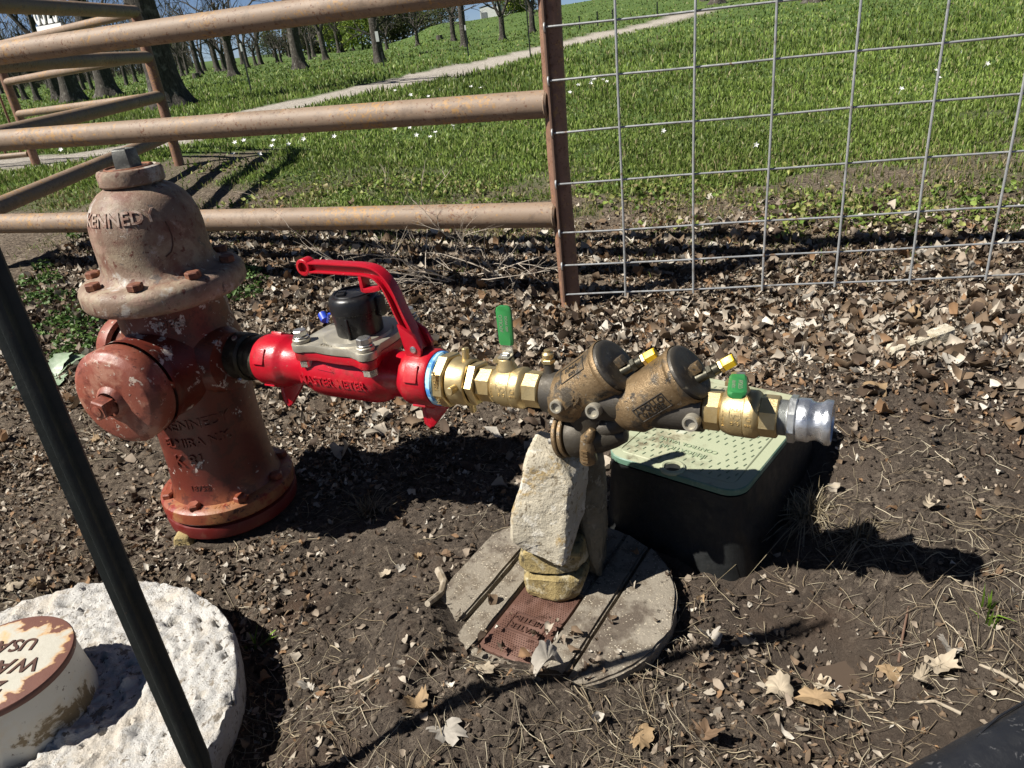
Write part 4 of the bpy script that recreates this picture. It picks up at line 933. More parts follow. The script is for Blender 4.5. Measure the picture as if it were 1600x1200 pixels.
ris = thing('valve_riser', 'stained white pipe stub with rusty iron cap standing on the white collar', 'valve cover', T(-.803, .838, .03) @ Matrix.Diagonal((.965, .965, 1, 1)))
mb = MB(); mb.lathe([(.112, -.03), (.111, .0), (.106, .05), (.1035, .088), (.098, .088)], 56); mb.build('pipe', M['whitepipe'], ris)
mb = MB(); mb.lathe([(.1, .0875), (.1055, .0885), (.1065, .091), (.1065, .097), (.105, .099), (.102, .0995), (0, .0995)], 60); rc = mb.build('cap', M['rustcap'], ris)
mb = MB(); dcam = RZ(R(180-2))
text_flat(mb, 'WATER', .040, .003, T(0, .0, .0995) @ dcam @ T(0, .004, 0)); text_flat(mb, 'USA', .036, .003, T(0, 0, .0995) @ dcam @ T(-.006, -.040, 0)); text_flat(mb, '2 1', .032, .003, T(0, 0, .0995) @ dcam @ T(-.018, .044, 0)); mb.build('lettering', M['rustletter'], rc)

# ------------------------------------------------------------------ dark post at left front
pol = thing('marker_post', 'dark steel channel post crossing the lower left corner in front of the white collar', 'post', T(-.462, .668, -.04) @ RZ(R(12)))
mb = MB(); hw = .0165
sec = [(-hw, .006), (-hw, .001), (-.007, .001), (-.005, -.008), (.005, -.008), (.007, .001), (hw, .001), (hw, .006), (.009, .0055), (.006, -.003), (-.006, -.003), (-.009, .0055)]
zs = [-.04, .05, .10, .13, .30, .5, .80, 1.07]; wf = [.45, .55, .78, 1, 1, 1, 1, 1]
loft(mb, [[(x*f_, y, z) for x, y in sec] for z, f_ in zip(zs, wf)]); mb.build('channel', M['pole'], pol, smooth=30, bevel=.001)
mb = MB(); mb.prism(rrect(-.055, .94, .055, 1.07, .012), -.004, .004, frame((0, -.014, 0), (0, -1, 0), (1, 0, 0))); mb.build('marker_plate', M['pole'], pol)

# ------------------------------------------------------------------ black pipe in the lower right corner
pd = Vector((.154, .057, 0)).normalized(); pn = Vector((-pd.y, pd.x, 0)); b0 = Vector((.50, .555, .035))
hose = thing('black_pipe', 'scuffed black rubber pipe lying in the lower right corner', 'pipe', T(*b0)); mb = MB()
fz = frame((0, 0, 0), pd, (0, 0, 1)); pr = []
mb.lathe([(.05, -.35)]+[(.05+.0006*math.sin(i*2.1), -.35+.03*i) for i in range(1, 30)]+[(.05, .55)], 40, fz); mb.build('pipe_wall', M['scuff'], hose)
mb = MB(); mb.tube([(pd*(.02+i*.05)+pn*(.028+.01*math.sin(i))+Vector((0, 0, .0415-.003*math.sin(i)))) for i in range(6)], .0016, 6); mb.build('cable_seam', M['scuff'], hose)

# ------------------------------------------------------------------ strewn stuff
def cam_dist(x, y): return np.sqrt(x*x+y*y+.81)
def pal(n, cols, wts, jit=.25):
    c = np.array(cols)[rng.choice(len(cols), n, p=np.array(wts)/sum(wts))]; return np.clip(c*(1+(rng.random((n, 1))-.5)*2*jit), 0, 1)
def rotm(az, tx, ty):
    ca, sa, cx_, sx_, cy_, sy_ = np.cos(az), np.sin(az), np.cos(tx), np.sin(tx), np.cos(ty), np.sin(ty); z = np.zeros_like(ca); o = np.ones_like(ca)
    Rz = np.stack([np.stack([ca, -sa, z], -1), np.stack([sa, ca, z], -1), np.stack([z, z, o], -1)], 1)
    Rx = np.stack([np.stack([o, z, z], -1), np.stack([z, cx_, -sx_], -1), np.stack([z, sx_, cx_], -1)], 1)
    Ry = np.stack([np.stack([cy_, z, sy_], -1), np.stack([z, o, z], -1), np.stack([-sy_, z, cy_], -1)], 1)
    return Rz @ Rx @ Ry
def leaves(name, x, y, size, cols, mat, lift=.004, tilt=.45, curl=1.0, asp=.55, z=None, small=False):
    n = len(x)
    if small: us = np.linspace(0, 1, 4); wd_ = np.array([.35, 1.0, .85, .15]); vv = (-1, 1)
    else: us = np.linspace(0, 1, 5); wd_ = np.array([.25, .8, 1.0, .8, .22]); vv = (-1, 0, 1)
    nr, nc = len(us), len(vv); m = nr*nc
    P = np.array([(v*wd_[i], us[i]-.5) for i in range(nr) for v in vv])
    aspn = asp*(.45+1.0*rng.random((n, 1)))
    px_ = P[None, :, 0]*aspn*.5*(1+(rng.random((n, m))-.5)*.9); py_ = P[None, :, 1]*(1+(rng.random((n, m))-.5)*.25)
    fold = (rng.random((n, 1))*2.2-.5)*curl; bend = (rng.random((n, 1))*3.6-1.2)*curl; tw = (rng.random((n, 1))-.5)*3.4*curl
    pz = fold*np.abs(px_)+bend*(py_**2)*1.1+tw*px_*py_*3+(rng.random((n, m))-.5)*.20*curl
    L = np.stack([px_, py_, pz], -1)*size[:, None, None]
    Rm = rotm(rng.random(n)*6.283, rng.normal(0, tilt, n), rng.normal(0, tilt, n)); W = np.einsum('nij,nkj->nki', Rm, L)
    zmin = W[:, :, 2].min(1); W[:, :, 0] += x[:, None]; W[:, :, 1] += y[:, None]; W[:, :, 2] += ((terr(x, y) if z is None else z)+lift*rng.random(n)-zmin*.55-.001)[:, None]
    q = np.array([(i*nc+j, i*nc+j+1, (i+1)*nc+j+1, (i+1)*nc+j) for i in range(nr-1) for j in range(nc-1)])
    F = (np.arange(n)[:, None, None]*m+q[None]).reshape(-1, 4)
    return np_mesh(name, W.reshape(-1, 3), [F], mat, 0, np.repeat(cols, m, 0)*(.75+.5*rng.random((n*m, 1))))
LC = [(.31, .25, .19), (.46, .40, .32), (.18, .125, .08), (.085, .058, .04), (.27, .16, .085), (.60, .55, .47)]
LW = [5, 3.5, 4.5, 4, 1.5, 1.6]
def scatter(n, x0, x1, y0, y1, dens):
    x = rng.uniform(x0, x1, n); y = rng.uniform(y0, y1, n); k = (rng.random(n) < dens(x, y)) & ~blocked(x, y); return x[k], y[k]
def d_fence(x, y):
    off_ = y-fence_y(x); n = fbm(x*2.5+7, y*2.5, 3)
    d = np.where(off_ < .0, np.exp(-(np.clip(-off_-.45, 0, 9)/.36)**2), np.exp(-(np.clip(off_-.35, 0, 9)/.42)**2)*.75)
    return d*np.clip(.35+n*1.2, 0, 1)
x, y = scatter(60000, -2.1, 2.3, 1.0, 4.1, d_fence)
lm = leaves('leaf_litter', x, y, .012+.044*rng.random(len(x))**2.6, pal(len(x), LC, LW), M['leaf'], .006, .38, .85)
tag(link('leaf_litter', lm), 'dead leaf litter along the fence line', 'leaf litter', kind='stuff')
def d_shred(x, y):
    o = y-fence_y(x); n = fbm(x*3.1+17, y*3.1, 4)
    d = np.exp(-(np.clip(-o-.75, 0, 9)/.36)**2)*(o < .9)+.8*sstep(.2, .5, -x)*(y > .95)*(o < .6)+.55*(y < .88)+.12
    d = d*(1-.88*np.exp(-((x-.62)/.34)**2-((y-.90)/.22)**2))*(1-.9*np.exp(-((x+.30)/.27)**2-((y-1.0)/.26)**2))
    return np.clip(d*np.clip(n*3.0-.95, .03, 1), 0, 1)
x, y = scatter(230000, -2.0, 2.2, .48, 3.6, d_shred)
lm = leaves('leaf_shreds', x, y, .006+.016*rng.random(len(x))**2, pal(len(x), LC, [5, 2.6, 5, 5, 1.5, .8]), M['leaf'], .004, .30, .7, .42, None, True)
tag(link('leaf_shreds', lm), 'fine shreds of broken dead leaf matted over the soil', 'leaf litter', kind='stuff')
def d_near(x, y):
    n = fbm(x*3+1, y*3+8, 3); left = sstep(.3, .6, -x)*(y > .9)*.9; right = (x > .35)*sstep(1.0, 1.5, y)*.5
    return np.clip((.10+left+right)*np.clip(n*2.4-.55, .06, 1), 0, 1)
x, y = scatter(24000, -1.6, 1.6, .5, 2.5, d_near)
lm = leaves('leaf_scrap', x, y, .008+.016*rng.random(len(x))**1.5, pal(len(x), LC, [5, 2, 4, 4, 1.5, .8]), M['leaf'], .003, .35)
tag(link('leaf_scrap', lm), 'small scraps of dead leaf trodden into the soil round the hydrant', 'leaf litter', kind='stuff')
def straws(name, x, y, L, r, cols, lift=.006, tilt=.10, bend=.32):
    n = len(x); K = 5; az = rng.random(n)*6.283; b = rng.normal(0, bend, n); t = np.linspace(-.5, .5, K)
    hx = np.cos(az)[:, None]*t*L[:, None]-np.sin(az)[:, None]*(b[:, None]*t**2*L[:, None]); hy = np.sin(az)[:, None]*t*L[:, None]+np.cos(az)[:, None]*(b[:, None]*t**2*L[:, None])
    X = x[:, None]+hx; Y = y[:, None]+hy
    Z = np.maximum(terr(X, Y), 0*X-1)+lift*rng.random((n, 1))+.002+(rng.normal(0, tilt, n)[:, None]*(t+.5)*L[:, None]).clip(-.002, None)
    C = np.stack([X, Y, Z], -1); rr = r[:, None]*np.array([.7, 1, 1, .9, .4])
    sx, sy = -np.sin(az), np.cos(az); V_ = np.empty((n, K, 3, 3))
    for k, (a, bb_) in enumerate(((1, -.5), (-1, -.5), (0, 1))):
        V_[:, :, k, 0] = C[..., 0]+sx[:, None]*a*rr; V_[:, :, k, 1] = C[..., 1]+sy[:, None]*a*rr; V_[:, :, k, 2] = C[..., 2]+bb_*rr
    q = np.array([(i*3+j, i*3+(j+1) % 3, (i+1)*3+(j+1) % 3, (i+1)*3+j) for i in range(K-1) for j in range(3)])
    F = (np.arange(n)[:, None, None]*(K*3)+q[None]).reshape(-1, 4)
    return np_mesh(name, V_.reshape(-1, 3), [F], M['straw'], 0, np.repeat(cols, K*3, 0))
SC = [(.42, .35, .235), (.55, .48, .35), (.26, .20, .13), (.13, .095, .065)]
def d_straw(x, y):
    n = fbm(x*3.2+20, y*3.2, 3); fg = (y < .86)*.7+(y < 1.0)*.4+(y < 1.35)*.12; return np.clip((fg+.22)*np.clip(n*2.6-.7, .07, 1), 0, 1)
x, y = scatter(34000, -1.5, 1.6, .48, 2.6, d_straw)
k = np.hypot((x-.45)/1.2, y-.83) > .06; x, y = x[k], y[k]
tag(link('straw_litter', straws('straw_litter', x, y, .02+.07*rng.random(len(x))**2, .0003+.0007*rng.random(len(x))**3, pal(len(x), SC, [4, 3, 3, 2.5]))), 'dry straw and grass stems on the mud', 'straw', kind='stuff')
a_ = rng.random(420)*6.283; r_q = .205*np.sqrt(rng.random(420)); x = .03+r_q*np.cos(a_); y = .98+r_q*np.sin(a_); k = (rng.random(420) < np.clip(.7-(y-.80)*4-(x-.0)*1.5, .07, 1)) & (np.hypot(x-.04, y-1.03) > .09); x, y = x[k], y[k]
tag(link('leaf_scrap', leaves('leaf_scrap', x, y, .006+.016*rng.random(len(x))**2, pal(len(x), LC, [5, 2, 4, 4, 1.5, 1]), M['leaf'], .003, .3, z=np.full(len(x), .0265))), 'bits of dead leaf lying on the concrete cover', 'leaf litter', kind='stuff')
# soil crumbs
def clods(name, x, y, size, cols):
    n = len(x); ph = (1+5**.5)/2
    iv_ = np.array([(-1, ph, 0), (1, ph, 0), (-1, -ph, 0), (1, -ph, 0), (0, -1, ph), (0, 1, ph), (0, -1, -ph), (0, 1, -ph), (ph, 0, -1), (ph, 0, 1), (-ph, 0, -1), (-ph, 0, 1)])/1.9
    fi = np.array([(0, 11, 5), (0, 5, 1), (0, 1, 7), (0, 7, 10), (0, 10, 11), (1, 5, 9), (5, 11, 4), (11, 10, 2), (10, 7, 6), (7, 1, 8), (3, 9, 4), (3, 4, 2), (3, 2, 6), (3, 6, 8), (3, 8, 9), (4, 9, 5), (2, 4, 11), (6, 2, 10), (8, 6, 7), (9, 8, 1)])
    W = iv_[None]*(1+(rng.random((n, 12, 1))-.5)*.8)*size[:, None, None]*np.array([1, 1, .7])*.5
    W[:, :, 0] += x[:, None]; W[:, :, 1] += y[:, None]; W[:, :, 2] += (terr(x, y)+size*.1)[:, None]
    return np_mesh(name, W.reshape(-1, 3), [(np.arange(n)[:, None, None]*12+fi[None]).reshape(-1, 3)], M['clod'], 0, np.repeat(cols, 12, 0))
x, y = scatter(70000, -1.5, 1.5, .48, 2.3, lambda x, y: np.clip(fbm(x*4+3, y*4, 3)*2.4-.7, .10, 1)*np.clip(1.7-y*.55, .2, 1))
tag(link('soil_crumbs', clods('soil_crumbs', x, y, .0022+.011*rng.random(len(x))**4, pal(len(x), [(.045, .034, .026), (.080, .062, .047), (.15, .12, .09)], [4, 3, 1.2]))), 'dark crumbs of bare soil', 'soil', kind='stuff')
# turf
def blades(name, x, y, h, wd2, cols, lean=.5):
    n = len(x); az = rng.random(n)*6.283; ln = np.abs(rng.normal(0, lean, n)); fx, fy = np.cos(az+1.57+rng.normal(0, .5, n)), np.sin(az+1.57+rng.normal(0, .5, n))
    sx, sy = np.cos(az), np.sin(az); z0 = terr(x, y)-.004; V_ = np.empty((n, 5, 3))
    for k, (hh, ww, s_) in enumerate(((0, 1, -1), (0, 1, 1), (.55, .8, -1), (.55, .8, 1), (1, 0, 0))):
        V_[:, k, 0] = x+sx*wd2*ww*s_+fx*ln*h*hh**1.7; V_[:, k, 1] = y+sy*wd2*ww*s_+fy*ln*h*hh**1.7; V_[:, k, 2] = z0+h*hh*(1-.42*np.clip(ln, 0, 1.9)*hh)
    a = np.arange(n)[:, None]*5
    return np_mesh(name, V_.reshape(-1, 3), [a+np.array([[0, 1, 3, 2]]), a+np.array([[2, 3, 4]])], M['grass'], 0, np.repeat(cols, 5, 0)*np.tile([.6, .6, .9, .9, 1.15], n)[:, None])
NB = 330000
inv_d = rng.uniform(1/75., 1/2.9, NB); dd = 1/inv_d; azm = rng.uniform(-.85, .82, NB); x = dd*azm; y = dd
g, p, l_, w_ = masks(x, y); tuft = fbm(x*3.0, y*3.0, 3)
k = (rng.random(NB) < np.clip(g*1.05-.03, 0, 1)*np.clip(.25+tuft*1.4, .2, 1)) & (path_d(x, y) > .95); x, y, dd, tuft = x[k], y[k], dd[k], tuft[k]
hgt = (.010+.018*tuft+.030*rng.random(len(x))**3)*np.clip(dd/5, .95, 2.6); hgt *= .7+.8*fbm(x*.9, y*.9, 2)
pn_ = fbm(x*.6+4, y*.6, 3); base = pal(len(x), [(.19, .28, .050), (.26, .35, .080), (.125, .195, .036), (.31, .36, .11), (.38, .34, .18)], [5, 4, 3, 1.8, .8], .3)*(.60+.90*pn_)[:, None]
dry_ = (rng.random(len(x)) < .75*np.clip(1.6-(y-fence_y(x))*.62, 0, 1)*np.clip(fbm(x*2.2+5, y*2.2, 3)*3-1.0, 0, 1)); base[dry_] = pal(int(dry_.sum()), [(.42, .35, .19), (.30, .25, .13), (.26, .27, .08)], [2, 2, 2])
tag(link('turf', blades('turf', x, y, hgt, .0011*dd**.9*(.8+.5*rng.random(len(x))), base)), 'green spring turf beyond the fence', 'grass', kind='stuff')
# dry and yellow-green verge between litter and turf
def verge(x, y):
    o = y-fence_y(x); return np.exp(-((o-1.05)/.55)**2)*np.clip(fbm(x*4+9, y*4, 3)*3-1.1, 0, 1)
x, y = scatter(80000, -2.4, 2.9, 2.3, 5.2, verge)
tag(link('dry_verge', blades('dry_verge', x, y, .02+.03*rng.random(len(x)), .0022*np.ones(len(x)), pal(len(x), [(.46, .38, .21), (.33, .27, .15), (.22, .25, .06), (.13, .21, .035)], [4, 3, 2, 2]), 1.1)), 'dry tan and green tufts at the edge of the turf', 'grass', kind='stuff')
def cover(name, label, spots, n_each, rad, size, cols):
    xs_, ys_ = [], []
    for q in spots:
        c = on_ground(*q[:2]); s_ = q[2] if len(q) > 2 else 1; m = int(n_each*s_); r = rad*s_**.5*np.sqrt(rng.random(m)); a = rng.random(m)*6.283
        xs_.append(c.x+r*np.cos(a)*1.4); ys_.append(c.y+r*np.sin(a))
    x, y = np.concatenate(xs_), np.concatenate(ys_); k = ~blocked(x, y); x, y = x[k], y[k]
    lm = leaves(name, x, y, size*(.6+.8*rng.random(len(x))), pal(len(x), cols, [1]*len(cols)), M['weed'], .03, .5, .6, .8)
    tag(link(name, lm), label, 'weeds', kind='stuff')
GC = [(.17, .25, .045), (.24, .32, .07), (.11, .18, .035), (.32, .34, .10), (.30, .26, .12)]
cover('clover_cover', 'yellow-green clover and weed patches at the turf edge', [(1010, 300, 1.5), (1090, 290, 1), (1030, 320, 1), (1250, 320, 1), (1300, 335, 1), (1400, 330, 1.4), (1350, 345, 1), (1480, 300, .8), (1560, 330, 1), (930, 285, .7), (700, 300, 1), (640, 290, 1), (560, 300, .8), (470, 290, .8), (760, 320, .6), (410, 320, .6), (1180, 270, .6), (1050, 360, .3), (1240, 372, .2), (350, 265, .7)], 125, .23, .024, GC)
cover('chickweed_cover', 'low green weeds behind the hydrant at left', [(60, 445, 1.0), (85, 470, .8), (45, 470, .5), (120, 500, 1.2), (90, 520, .9), (150, 505, .8), (130, 540, .9), (110, 560, .6), (385, 440, .7), (380, 460, .5), (390, 425, .3), (70, 420, .3), (30, 360, .3), (120, 365, .3)], 150, .075, .017, [(.07, .15, .03), (.11, .20, .05), (.15, .24, .07), (.05, .10, .025)])

# ------------------------------------------------------------------ single small things on the ground
def lobed_leaf(rad, seed, colr, lobes=5):
    rd = random.Random(seed); nO = 40; rings = (.0, .3, .6, 1.0); vs = [(0, 0, 0)]; fs = []
    k1, k2, k3 = rd.uniform(-1.8, 2.2), rd.uniform(-.6, 2.6), rd.uniform(0, 6.28); lb = rd.uniform(.03, .17); ph = rd.uniform(0, 6); lobes = rd.choice((3, 5, 5, 7)); asp_ = rd.uniform(.5, .85)
    for t in rings[1:]:
        for i in range(nO):
            a = 2*math.pi*i/nO; rr = rad*t*(.72+lb*math.cos(lobes*a+ph)+.10*math.cos(2*lobes*a+1)+.16*math.cos(a)+.08*math.cos(2*a+ph)+rd.uniform(-.05, .05))
            x, y = rr*math.cos(a), rr*math.sin(a)*asp_; u, v = x*math.cos(k3)+y*math.sin(k3), -x*math.sin(k3)+y*math.cos(k3)
            z = k1*u*u/rad*.55+k2*abs(v)*.42+rad*.16*math.sin(u/rad*4+seed)*t+rad*.11*math.sin(v/rad*6+seed*2)*t+rd.uniform(-.03, .03)*rad*t
            vs.append((x, y, z))
    for i in range(nO):
        j = (i+1) % nO; fs.append((0, 1+i, 1+j))
        for q in range(2): fs.append((1+q*nO+i, 1+(q+1)*nO+i, 1+(q+1)*nO+j, 1+q*nO+j))
    V_ = np.array(vs); col = np.tile(np.array(colr), (len(vs), 1))*(.85+.3*np.random.default_rng(seed).random((len(vs), 1)))
    me = bpy.data.meshes.new('dry_leaf'); me.from_pydata(vs, [], fs)
    a = me.attributes.new('col', 'FLOAT_COLOR', 'POINT'); a.data.foreach_set('color', np.concatenate([col, np.ones((len(col), 1))], 1).astype(np.float32).ravel())
    finish(me, M['leaf'], 50); return me
PALE = (.50, .42, .31); TAN = (.36, .25, .14); BRN = (.20, .13, .08); GRY = (.46, .42, .36)
big = [(1462, 1052, .036, PALE), (1485, 1025, .028, GRY), (1440, 1062, .030, PALE), (1390, 1035, .026, TAN), (1218, 1075, .034, PALE), (1170, 1005, .020, PALE), (1108, 1000, .024, GRY), (1285, 1048, .018, PALE), (1275, 1100, .034, TAN), (1455, 790, .030, PALE), (1545, 895, .026, BRN), (1330, 452, .048, PALE), (1360, 480, .05, GRY), (1510, 470, .04, BRN), (1420, 505, .045, TAN), (1580, 500, .04, GRY), (1360, 625, .035, TAN),
       (1490, 650, .03, BRN), (700, 878, .016, BRN), (628, 892, .018, GRY), (600, 900, .014, PALE), (655, 880, .014, TAN), (860, 1075, .040, GRY), (700, 1175, .032, GRY), (660, 1140, .026, TAN), (765, 1090, .022, PALE), (1100, 1150, .03, BRN), (1000, 1165, .03, TAN), (480, 1068, .018, GRY), (280, 850, .016, PALE), (20, 925, .022, PALE), (60, 922, .018, TAN), (1095, 945, .018, TAN), (1180, 720, .0, TAN), (150, 690, .02, TAN), (60, 640, .02, PALE), (780, 430, .035, PALE)]
WHERE = ['topmost of the pair right of the puddle', 'right end of the cluster right of the puddle', 'lowest of the cluster right of the puddle', 'between the puddle and the leaf cluster', 'curled against the stems left of the puddle', 'left of the puddle, below the box', 'under the box corner at the edge of the cover', 'touching the lower rim of the puddle', 'on straw below the puddle', 'alone on the mud right of the box', 'above the green sprigs at the right', 'just below the bottom panel wire, brightest there', 'under the panel wire beside the brightest one', 'near the fence at the far right', 'above the lone pale stone', 'last at the right edge above the stone', 'on damp soil below the lone stone', 'right of the damp patch under the lone stone',
         'in the rim of the hydrant shadow', 'left of the cover at the shadow edge', 'smallest one left of the cover', 'between the shadow and the grey root', 'at the lower rim of the concrete cover', 'at the bottom edge below the cover', 'on straw at the lower left of the cover', 'just above the thin post shadow', 'at the bottom edge right of centre', 'beside the bottom edge under the cover', 'on dark soil between collar and cover', 'beside the small stone at the hydrant foot', 'at the left edge above the white collar', 'against the back rim of the white collar', 'in front of the box corner', '', 'left of the pumper cap', 'at the left edge below the weed', 'among the pale twigs by the fence']
CN = {PALE: 'pale', TAN: 'tan', BRN: 'brown', GRY: 'grey'}
for i, (px_, py_, rad, c_) in enumerate(big):
    if rad == 0: continue
    p_ = on_ground(px_, py_); me = lobed_leaf(rad, 11+i*7, c_); zm = min(v.co.z for v in me.vertices)
    tag(link('dry_leaf', me, None, T(p_.x, p_.y, p_.z-zm*.6+.002) @ RZ(i*1.9)), CN[c_]+' curled dead leaf '+WHERE[i], 'leaf', 'large dead leaves on the dirt')
def stick(label, pts, r, colr, cat='stick'):
    P_ = [on_ground(*q) for q in pts]; o = P_[0].copy(); mb = MB(); mb.tube([p-o+Vector((0, 0, r*.9+.003*math.sin(i*2.0))) for i, p in enumerate(P_)], [r*(1-.45*i/len(P_)) for i in range(len(P_))], 8)
    ob = mb.build('stick', colr, None, T(*o)); tag(ob, label, cat)
M['stick'] = worn('bleached_stick', (.34, .29, .22), .85, 0, [(40, .5, .2, (.2, .16, .11))], 200, .6, .001)
stick('short grey root beside the left edge of the concrete cover', [(688, 905), (697, 925), (693, 945), (684, 965), (676, 985)], .008, M['stick'])
stick('pale straight stem across the mud below the leaf pile at right', [(1370, 1075), (1330, 1062), (1275, 1068), (1235, 1060)], .0022, M['stick'])
stick('long tan straw lying near the right edge of the mud', [(1600, 1088), (1560, 1062), (1530, 1040)], .0030, M['stick'])
stick('thin dark twig crossing the mud above the puddle', [(1405, 1030), (1412, 985), (1422, 935)], .0022, M['rod'])
stick('tan stalk pointing to the puddle from the lower right', [(1500, 1122), (1460, 1100), (1425, 1085)], .0026, M['stick'])
stick('pale straw lying flat at the lower left of the concrete cover', [(618, 1070), (580, 1073), (545, 1077)], .0026, M['stick'])
# broad leaved weed
wp = on_ground(88, 590); wd_ = thing('broadleaf_weed', 'grey-green weed with broad toothed leaves behind the pumper cap', 'weed', T(*wp)); M['broad'] = worn('grey_green_leaf', (.20, .27, .17), .5, 0, [(30, .5, .2, (.28, .34, .24))], 120, .4, .001)
for k, (a, L, up) in enumerate(((.3, .15, .25), (2.9, .11, .6), (1.5, .12, 1.1), (-1.0, .12, .3), (3.9, .13, .3), (.9, .13, .7), (2.2, .10, .9))):
    mb = MB(); vs = []; N_ = 9
    for i in range(N_):
        t = i/(N_-1); wdt = L*.27*math.sin(math.pi*min(1, t*.92+.06))**.8*(1+.18*((i % 2)*2-1)); r = L*t; z = L*(up*t-.75*up*t*t+.03)
        for s_, f_ in ((-1, .25), (0, 0), (1, .25)): vs.append((r*math.cos(a)-s_*wdt*math.sin(a), r*math.sin(a)+s_*wdt*math.cos(a), z+f_*wdt))
    mb.add(vs, [(i*3+j, i*3+j+1, i*3+j+4, i*3+j+3) for i in range(N_-1) for j in (0, 1)]); mb.build('leaf', M['broad'], wd_, smooth=60)
# dead brush by the fence
dbp = on_ground(720, 440); db = thing('dead_brush', 'spray of bare pale twigs in front of the fence behind the meter', 'dead plant', T(*dbp)); M['paletwig'] = worn('pale_twig', (.42, .36, .29), .8, 0, [])
rd = random.Random(12); mb = MB()
def brush(p, d, L, r, dep):
    pts = [p]; q = p.copy(); dv = d.copy()
    for i in range(4):
        dv = (dv+Vector((rd.uniform(-.3, .3), rd.uniform(-.3, .3), rd.uniform(-.2, .15)))).normalized(); q = q+dv*L/4; q.z = max(q.z, .005); pts.append(q.copy())
    mb.tube(pts, [r, r*.9, r*.8, r*.65, r*.4], 5)
    if dep:
        for k in range(rd.choice((2, 3))): brush(pts[rd.choice((1, 2, 3, 4))], (dv+Vector((rd.uniform(-1, 1), rd.uniform(-1, 1), rd.uniform(-.4, .7)))).normalized(), L*rd.uniform(.45, .75), r*.6, dep-1)
for k in range(13):
    a = rd.uniform(0, 6.28); brush(Vector((rd.uniform(-.16, .16), rd.uniform(-.07, .07), .01)), Vector((math.cos(a), math.sin(a)*.7, rd.uniform(.05, .7))).normalized(), rd.uniform(.24, .44), .0026, 3)
mb.build('twigs', M['paletwig'], db)
# dry tuft by the box
def dry_tuft(px_, py_, label, n, L, seed, cols):
    p_ = on_ground(px_, py_); r_ = np.random.default_rng(seed); x = p_.x+r_.normal(0, L*.35, n); y = p_.y+r_.normal(0, L*.30, n)
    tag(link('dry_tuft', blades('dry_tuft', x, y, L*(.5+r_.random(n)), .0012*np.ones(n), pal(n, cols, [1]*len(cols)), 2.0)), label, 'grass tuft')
dry_tuft(1262, 800, 'flattened straw-coloured grass tuft right of the box', 420, .042, 1, [(.45, .38, .25), (.33, .27, .17), (.55, .48, .34)])
dry_tuft(575, 800, 'dead grass tuft in the shade below the hydrant', 120, .04, 2, [(.36, .30, .2), (.2, .16, .1)])
dry_tuft(1340, 845, 'thin dry grass tuft at the edge of the pipe shadow', 110, .035, 3, [(.42, .36, .25), (.25, .2, .12)])
for q, lab in (((1548, 975), 'bright green grass sprig alone on the mud at right'), ((392, 985), 'tiny green seedling on the dark soil beside the white collar'), ((1540, 960), 'second small green sprig above the first at right'), ((75, 425), 'upright weed sprig left of the hydrant flange')):
    p_ = on_ground(*q); n = 7; x = p_.x+rng.normal(0, .006, n); y = p_.y+rng.normal(0, .006, n)
    tag(link('green_sprig', blades('green_sprig', x, y, .03+.02*rng.random(n), .0022*np.ones(n), pal(n, [(.20, .34, .04)], [1]), 1.2)), lab, 'sprig')
# puddle: still brown water in the hollow
s = NT('muddy_water'); s.set(col=(.085, .062, .045), rough=.06, spec=.5); M['puddle'] = s.m
mb = MB(); n = 40; pc_ = on_ground(1325, 1032); zz = terr1(pc_.x, pc_.y)+.009
mb.add([(0, 0, 0)]+[((.055+.014*math.sin(3*a)+.006*math.sin(7*a))*math.cos(a), (.034+.008*math.sin(2*a+1))*math.sin(a), 0) for a in [2*math.pi*i/n for i in range(n)]], [(0, 1+i, 1+(i+1) % n) for i in range(n)])
tag(mb.build('puddle', M['puddle'], None, T(pc_.x, pc_.y, zz)), kind='structure')
# white wild flowers
mb = MB()
for k in range(5):
    a = 2*math.pi*k/5; mb.add([(0, 0, 0), (.009*math.cos(a-.5), .009*math.sin(a-.5), .003), (.017*math.cos(a), .017*math.sin(a), .005), (.009*math.cos(a+.5), .009*math.sin(a+.5), .003)], [(0, 1, 2, 3)])
mb.tube([(0, 0, -.05), (.003, 0, -.02), (0, 0, 0)], .0015, 4); fl = mb.mesh('white_flower', M['petal'])
FP = [(450, 215), (475, 222), (500, 215), (430, 228), (455, 232), (520, 225), (425, 240), (405, 245), (620, 207), (640, 210), (660, 205), (680, 212), (705, 206), (712, 208), (650, 222), (670, 222), (615, 150), (640, 152), (665, 154), (690, 143), (735, 142), (745, 144), (755, 141), (905, 140), (925, 130), (932, 128), (920, 137), (942, 132), (950, 135), (893, 150), (1462, 122), (1468, 128), (1410, 150), (120, 228), (150, 222), (100, 238), (370, 232), (380, 226), (365, 250), (1180, 240), (1040, 215), (1540, 105), (1500, 90)]
for k, q in enumerate(FP):
    p_ = on_ground(q[0]+rng.normal(0, 3), q[1]+rng.normal(0, 2)); d_ = p_.length; sc2 = min(2.2, .45+d_*.13)
    tag(link('white_flower', fl, None, T(p_.x, p_.y, p_.z+.045) @ Matrix.Rotation(rng.normal(0, .4)+.5, 4, 'X') @ RZ(k) @ Matrix.Scale(sc2, 4)), 'small white wildflower in the grass', 'flower', 'white wildflowers in the grass')

